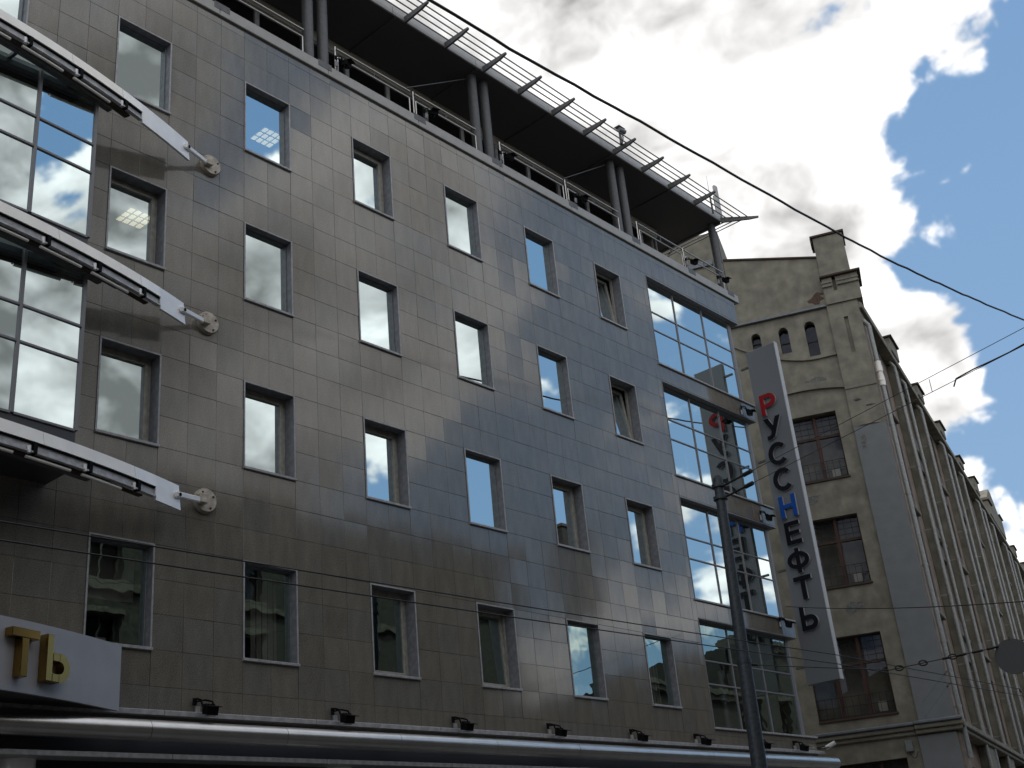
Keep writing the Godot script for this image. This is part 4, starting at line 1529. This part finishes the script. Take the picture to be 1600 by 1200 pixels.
# ---------------------------------------------------------------- poles, wires, street things
func build_street() -> void:
	var st := mb()
	bx(st, -300, 400, -0.5, -0.02, -300, 300)
	struct("ground", st, M.earth)
	st = mb()
	bx(st, -300, 400, -0.019, 0.0, 5.6, 15.5)
	struct("road", st, M.asphalt)
	st = mb()
	bx(st, -300, 400, -0.019, 0.12, 0.4, 5.4)
	bx(st, -300, 400, -0.019, 0.12, 15.7, 24.0)
	struct("pavement", st, M.pave)
	st = mb()
	bx(st, -300, 400, -0.019, 0.13, 5.401, 5.599, 0.02)
	bx(st, -300, 400, -0.019, 0.13, 15.501, 15.699, 0.02)
	struct("kerb", st, M.kerb)
	# tapered pole
	var t := thing("street_pole", "tapered dark steel pole standing before the corner windows, its top reaching the third storey", "pole", Vector3(10.86, 0.12, 5.0))
	st = mb()
	tube(st, Vector3(0, 0, 0), Vector3(0.07, 3.2, 0), 0.175, 0.165, 24)
	tube(st, Vector3(0.07, 3.2, 0), Vector3(0.17, 5.8, 0), 0.150, 0.135, 24)
	tube(st, Vector3(0.17, 5.8, 0), Vector3(0.34, 9.62, 0), 0.125, 0.098, 24)
	tube(st, Vector3(0.34, 9.62, 0), Vector3(0.342, 9.68, 0), 0.098, 0.05, 24)
	part("shaft", st, M.pole, t)
	for y in [5.78, 9.15, 9.42]:
		st = mb()
		var cx: float = 0.17 + (y - 5.8) * 0.0445
		tube(st, Vector3(cx, y, 0), Vector3(cx, y + 0.07, 0), 0.145, 0.145, 20)
		part("band", st, M.pole, t)
	var top := Vector3(11.2, 9.54, 5.0)
	for q in [[Vector3(11.2, 9.55, 5.08), Vector3(9.92, 10.0, 12.0), "upper thin span wire running from the pole top to the upper right"], [Vector3(11.19, 9.30, 5.08), Vector3(9.95, 9.72, 11.95), "lower thin span wire from the pole top to the upper right, one end frayed"]]:
		var a: Vector3 = q[0]
		var dir: Vector3 = (q[1] - a)
		t = thing("span_wire", q[2], "wire", Vector3.ZERO, "span wires from the pole top")
		st = mb()
		wire(st, [a, a + dir * 2.73], 0.006, 6)
		part("strand", st, M.cable, t)
		st = mb()
		tube(st, a, a + dir * 0.085, 0.022, 0.022, 8)
		tube(st, a + dir * 0.085, a + dir * 0.115, 0.045, 0.045, 10)
		part("insulator", st, M.rubber, t)
		if a.y < 9.4:
			st = mb()
			var pts := []
			for i in 9:
				var u := 0.80 + 0.05 * i
				pts.append(a + dir * u + Vector3(0.0, 0.02 + 0.012 * sin(i * 1.7), 0.01))
			wire(st, [a + dir * 0.79 + Vector3(0, -0.10, 0)] + pts, 0.013, 6)
			part("loose_cable", st, M.cable, t)
			for u in [0.66, 0.73]:
				st = mb()
				tube(st, a + dir * u, a + dir * u + Vector3(0, 0.25, 0), 0.006, 0.006, 6)
				part("spacer", st, M.cable, t)
	# trolley wires
	t = thing("contact_wire", "upper of two parallel overhead wires crossing the lower window row", "wire", Vector3.ZERO, "parallel overhead wires along the street")
	st = mb()
	wire(st, sagged(Vector3(-30, 5.45, 6.3), Vector3(12.3, 5.93, 6.3), 0.12, 30) + [Vector3(40, 6.15, 6.1), Vector3(140, 6.2, 4.0)], 0.0085, 6)
	part("strand", st, M.cable, t)
	t = thing("contact_wire", "lower of two parallel overhead wires crossing the lower window row", "wire", Vector3.ZERO, "parallel overhead wires along the street")
	st = mb()
	wire(st, sagged(Vector3(-30, 5.12, 6.7), Vector3(11.4, 5.60, 6.7), 0.12, 30) + [Vector3(40, 5.85, 6.5), Vector3(140, 6.0, 4.4)], 0.0085, 6)
	part("strand", st, M.cable, t)
	# thick cable over the roof line
	t = thing("overhead_cable", "thick black cable sagging diagonally across the bright sky above the roof edge", "cable")
	st = mb()
	var ctl := [Vector3(-12.0, 16.1, 6), Vector3(2.474, 16.50, 6), Vector3(8.759, 17.006, 6), Vector3(18.319, 17.903, 6), Vector3(24.016, 18.652, 6), Vector3(33.022, 20.145, 6), Vector3(48.0, 22.9, 6), Vector3(90.0, 31.0, 6)]
	var cv := Curve3D.new()
	for i in ctl.size():
		var tn: Vector3 = Vector3.ZERO
		if i > 0 and i < ctl.size() - 1:
			tn = (ctl[i + 1] - ctl[i - 1]) / 6.0
		cv.add_point(ctl[i], -tn, tn)
	cv.bake_interval = 0.8
	var pts2 := []
	for p in cv.get_baked_points():
		pts2.append(p + Vector3(0, 0.012 * sin(p.x * 2.3) + 0.008 * sin(p.x * 5.1), 0))
	wire(st, pts2, 0.030, 8)
	part("strand", st, M.cable, t)
	# tie wire with chain links and the round sign hung on it
	t = thing("tie_wire", "dark tie wire with turnbuckles and links running right from the pole collar", "wire")
	var A := Vector3(11.13, 5.90, 5.0)
	var tie := [A, Vector3(11.45, 5.74, 5.75), Vector3(12.196, 5.4165, 7.36), Vector3(13.11, 5.572, 8.88), Vector3(13.79, 5.715, 9.38), Vector3(36.0, 10.4, 23.95)]
	st = mb()
	wire(st, tie, 0.010, 6)
	part("strand", st, M.cable, t)
	for q in [[0.0, 0.25, 0], [0.55, 0.62, 2], [0.70, 0.80, 2], [0.86, 0.97, 2], [0.05, 0.30, 3]]:
		st = mb()
		var p0: Vector3 = tie[q[2]]
		var p1: Vector3 = tie[q[2] + 1]
		tube(st, p0.lerp(p1, q[0]), p0.lerp(p1, q[1]), 0.024, 0.024, 8)
		part("turnbuckle", st, M.rubber, t)
	for u in [0.10, 0.35, 0.66]:
		st = mb()
		var p0: Vector3 = tie[2].lerp(tie[3], u)
		var pr := p0
		for i in 13:
			var a := TAU * i / 12.0
			var pn := p0 + Vector3(0.05 * cos(a), 0.045 * sin(a), 0.06 * cos(a))
			if i > 0:
				tube(st, pr, pn, 0.014, 0.014, 6)
			pr = pn
		part("link_ring", st, M.rubber, t)
	t = thing("round_sign", "plain dark back of a round sign hanging from the wire at the right edge", "sign", Vector3(13.40, 5.40, 9.25))
	var toward := Vector3(-0.955, 0.04, 0.295).normalized()
	st = mb()
	tube(st, -toward * 0.012, toward * 0.012, 0.325, 0.325, 40)
	part("plate", st, M.roadsign, t)
	st = mb()
	tube(st, Vector3(0.0, 0.30, 0), Vector3(0.02, 0.36, 0), 0.012, 0.012, 8)
	part("hanger", st, M.cable, t)
	t = thing("sagging_wire", "single dark wire leaving from behind the vertical sign to the right edge", "wire")
	st = mb()
	wire(st, sagged(Vector3(19.2, 8.80, 1.75), Vector3(11.05, 5.79, 10.86), 0.10, 20), 0.011, 6)
	part("strand", st, M.cable, t)
	# cables strung across the neighbour's corner
	for q in [[Vector3(25.5, 6.6, 2.2), Vector3(31.6, 8.35, 0.75), "thin cable with a black clamp ending on the grey pilaster, upper one"], [Vector3(25.5, 6.2, 2.2), Vector3(31.6, 7.95, 0.75), "thin cable with a black clamp ending on the grey pilaster, lower one"]]:
		t = thing("corner_cable", q[2], "cable", Vector3.ZERO, "cables ending on the grey pilaster")
		st = mb()
		wire(st, [q[0], q[1]], 0.009, 6)
		part("strand", st, M.cable, t)
		st = mb()
		tube(st, q[0].lerp(q[1], 0.86), q[0].lerp(q[1], 0.97), 0.03, 0.03, 8)
		part("clamp", st, M.rubber, t)

# ---------------------------------------------------------------- the far side of the street, seen mirrored in glass and stone
func build_opposite() -> void:
	var blocks := [
		["apartment_house", "dark olive plaster house across the street, seen only mirrored in the lower window rows", -45.0, 38.2, 19.2, M.opp_a, true],
		["brown_house", "brown house across the street, seen only mirrored in the corner windows", 46.2, 60.0, 13.6, M.opp_b, false],
		["garage_block", "low block across the street, seen only mirrored beside the tall chimney", 38.5, 43.4, 10.9, M.opp_b, false],
		["low_house", "plain house across the street, seen only mirrored at the far corner window", 60.3, 95.0, 17.4, M.opp_a, false],
	]
	for q in blocks:
		var b := thing(q[0], q[1], "building", Vector3(q[2], 0, 24.0))
		var turn := Transform3D(Basis(Vector3.UP, PI), Vector3.ZERO)
		var w: float = q[3] - q[2]
		var h: float = q[4]
		var holes := []
		var n := int(w / 3.4)
		for i in n:
			for r in 5:
				var y0 := 1.0 + r * 3.6
				if y0 + 2.0 < h - 0.7:
					holes.append([-(0.9 + 3.4 * i) - 1.4, -(0.9 + 3.4 * i), y0, y0 + 2.1])
		var st := mb()
		pierced(st, -w, 0.0, 0.0, h, -0.6, 0.0, holes)
		bx(st, -w, 0.0, 0.0, h, -12.0, -1.0)
		part("wall", st, q[5], b, turn)
		st = mb()
		bx(st, -w, 0.0, h, h + 0.3, -1.5, 0.35)
		bx(st, -w, 0.0, h + 0.3, h + 0.6, -1.6, 0.55)
		if q[6]:
			bx(st, -w, 0.0, 7.6, 7.9, 0.002, 0.3)
			bx(st, -w, 0.0, 14.9, 15.15, 0.002, 0.25)
		part("cornice", st, M.opp_trim, b, turn)
		st = mb()
		for v in holes:
			bx(st, v[0] - 0.15, v[1] + 0.15, v[3] + 0.05, v[3] + 0.3, 0.002, 0.16)
			bx(st, v[0] - 0.15, v[1] + 0.15, v[2] - 0.2, v[2] - 0.03, 0.002, 0.16)
		part("surround", st, M.opp_trim, b, turn)
		for v in holes:
			st = mb()
			bx(st, v[0], v[0] + 0.07, v[2], v[3], -0.45, -0.38)
			bx(st, v[1] - 0.07, v[1], v[2], v[3], -0.45, -0.38)
			bx(st, (v[0] + v[1]) * 0.5 - 0.04, (v[0] + v[1]) * 0.5 + 0.04, v[2], v[3], -0.45, -0.37)
			var o := part("window", st, M.opp_trim, b, turn)
			st = mb()
			quad(st, Vector3(v[0], v[2], -0.42), Vector3(v[1], v[2], -0.42), Vector3(v[1], v[3], -0.42), Vector3(v[0], v[3], -0.42), Vector3.BACK)
			part("pane", st, M.glass_dark, o)
	var t := thing("chimney_stack", "tall dark chimney across the street, seen only mirrored in a window near the pole", "chimney", Vector3(44.8, 0, 24.6))
	var st := mb()
	bx(st, -1.1, 1.1, 17.5, 22.8, -0.6, 0.6, 0.03)
	part("shaft", st, M.opp_b, t)
	st = mb()
	bx(st, -1.2, 1.2, 22.8, 23.0, -0.7, 0.7, 0.03)
	part("cap", st, M.roof_metal, t)
	t = thing("roof_aerial", "wire aerial on the roof across the street, seen only mirrored in a blue window", "antenna", Vector3(33.4, 19.8, 24.6))
	st = mb()
	wire(st, [Vector3(0, 0, 0), Vector3(0, 2.4, 0)], 0.03, 6)
	for k in 4:
		wire(st, [Vector3(-0.9 + 0.1 * k, 2.3 - 0.45 * k, -0.2), Vector3(0.8 - 0.15 * k, 2.38 - 0.45 * k, 0.2)], 0.02, 6)
	part("mast", st, M.cable, t)

# ---------------------------------------------------------------- scene
func _ready() -> void:
	rng.seed = 20240
	# camera
	var cam := Camera3D.new()
	cam.name = "camera"
	cam.transform = Transform3D(Basis(Vector3(0.6680259, -0.08857902, 0.73884718), Vector3(-0.25147051, 0.90760534, 0.33617724), Vector3(-0.70035989, -0.41037338, 0.58402886)).orthonormalized(), EYE)
	cam.fov = 35.315
	cam.near = 0.1
	cam.far = 2000.0
	add_child(cam, true)
	cam.current = true
	# sky
	var we := WorldEnvironment.new()
	we.name = "environment"
	var env := Environment.new()
	env.background_mode = Environment.BG_SKY
	env.sky = make_sky()
	env.background_energy_multiplier = 1.0
	env.tonemap_mode = Environment.TONE_MAPPER_LINEAR
	env.tonemap_exposure = 1.12
	env.sdfgi_enabled = true
	env.ssao_enabled = true
	env.ssil_enabled = true
	we.environment = env
	add_child(we, true)
	# the sun stands behind the building, veiled by cloud
	var sun := DirectionalLight3D.new()
	sun.name = "sun"
	sun.light_color = Color(1.0, 0.96, 0.90)
	sun.light_energy = 0.35
	sun.light_angular_distance = 10.0
	sun.shadow_enabled = true
	add_child(sun, true)
	sun.look_at_from_position(Vector3(0.25, 0.78, -0.58) * 100.0, Vector3.ZERO)
	materials()
	build_street()
	build_office()
	build_neighbour()
	build_opposite()
	sunshade(16.05, 0.08, "curved white sunshade at the top of the glazed bay, uppermost of three")
	sunshade(12.50, 0.72, "curved white sunshade halfway up the glazed bay, middle one of three")
	sunshade(8.98, 0.77, "curved white sunshade under the glazed bay, lowest of three")
	build_canopy()
	build_sign()
	build_fittings()
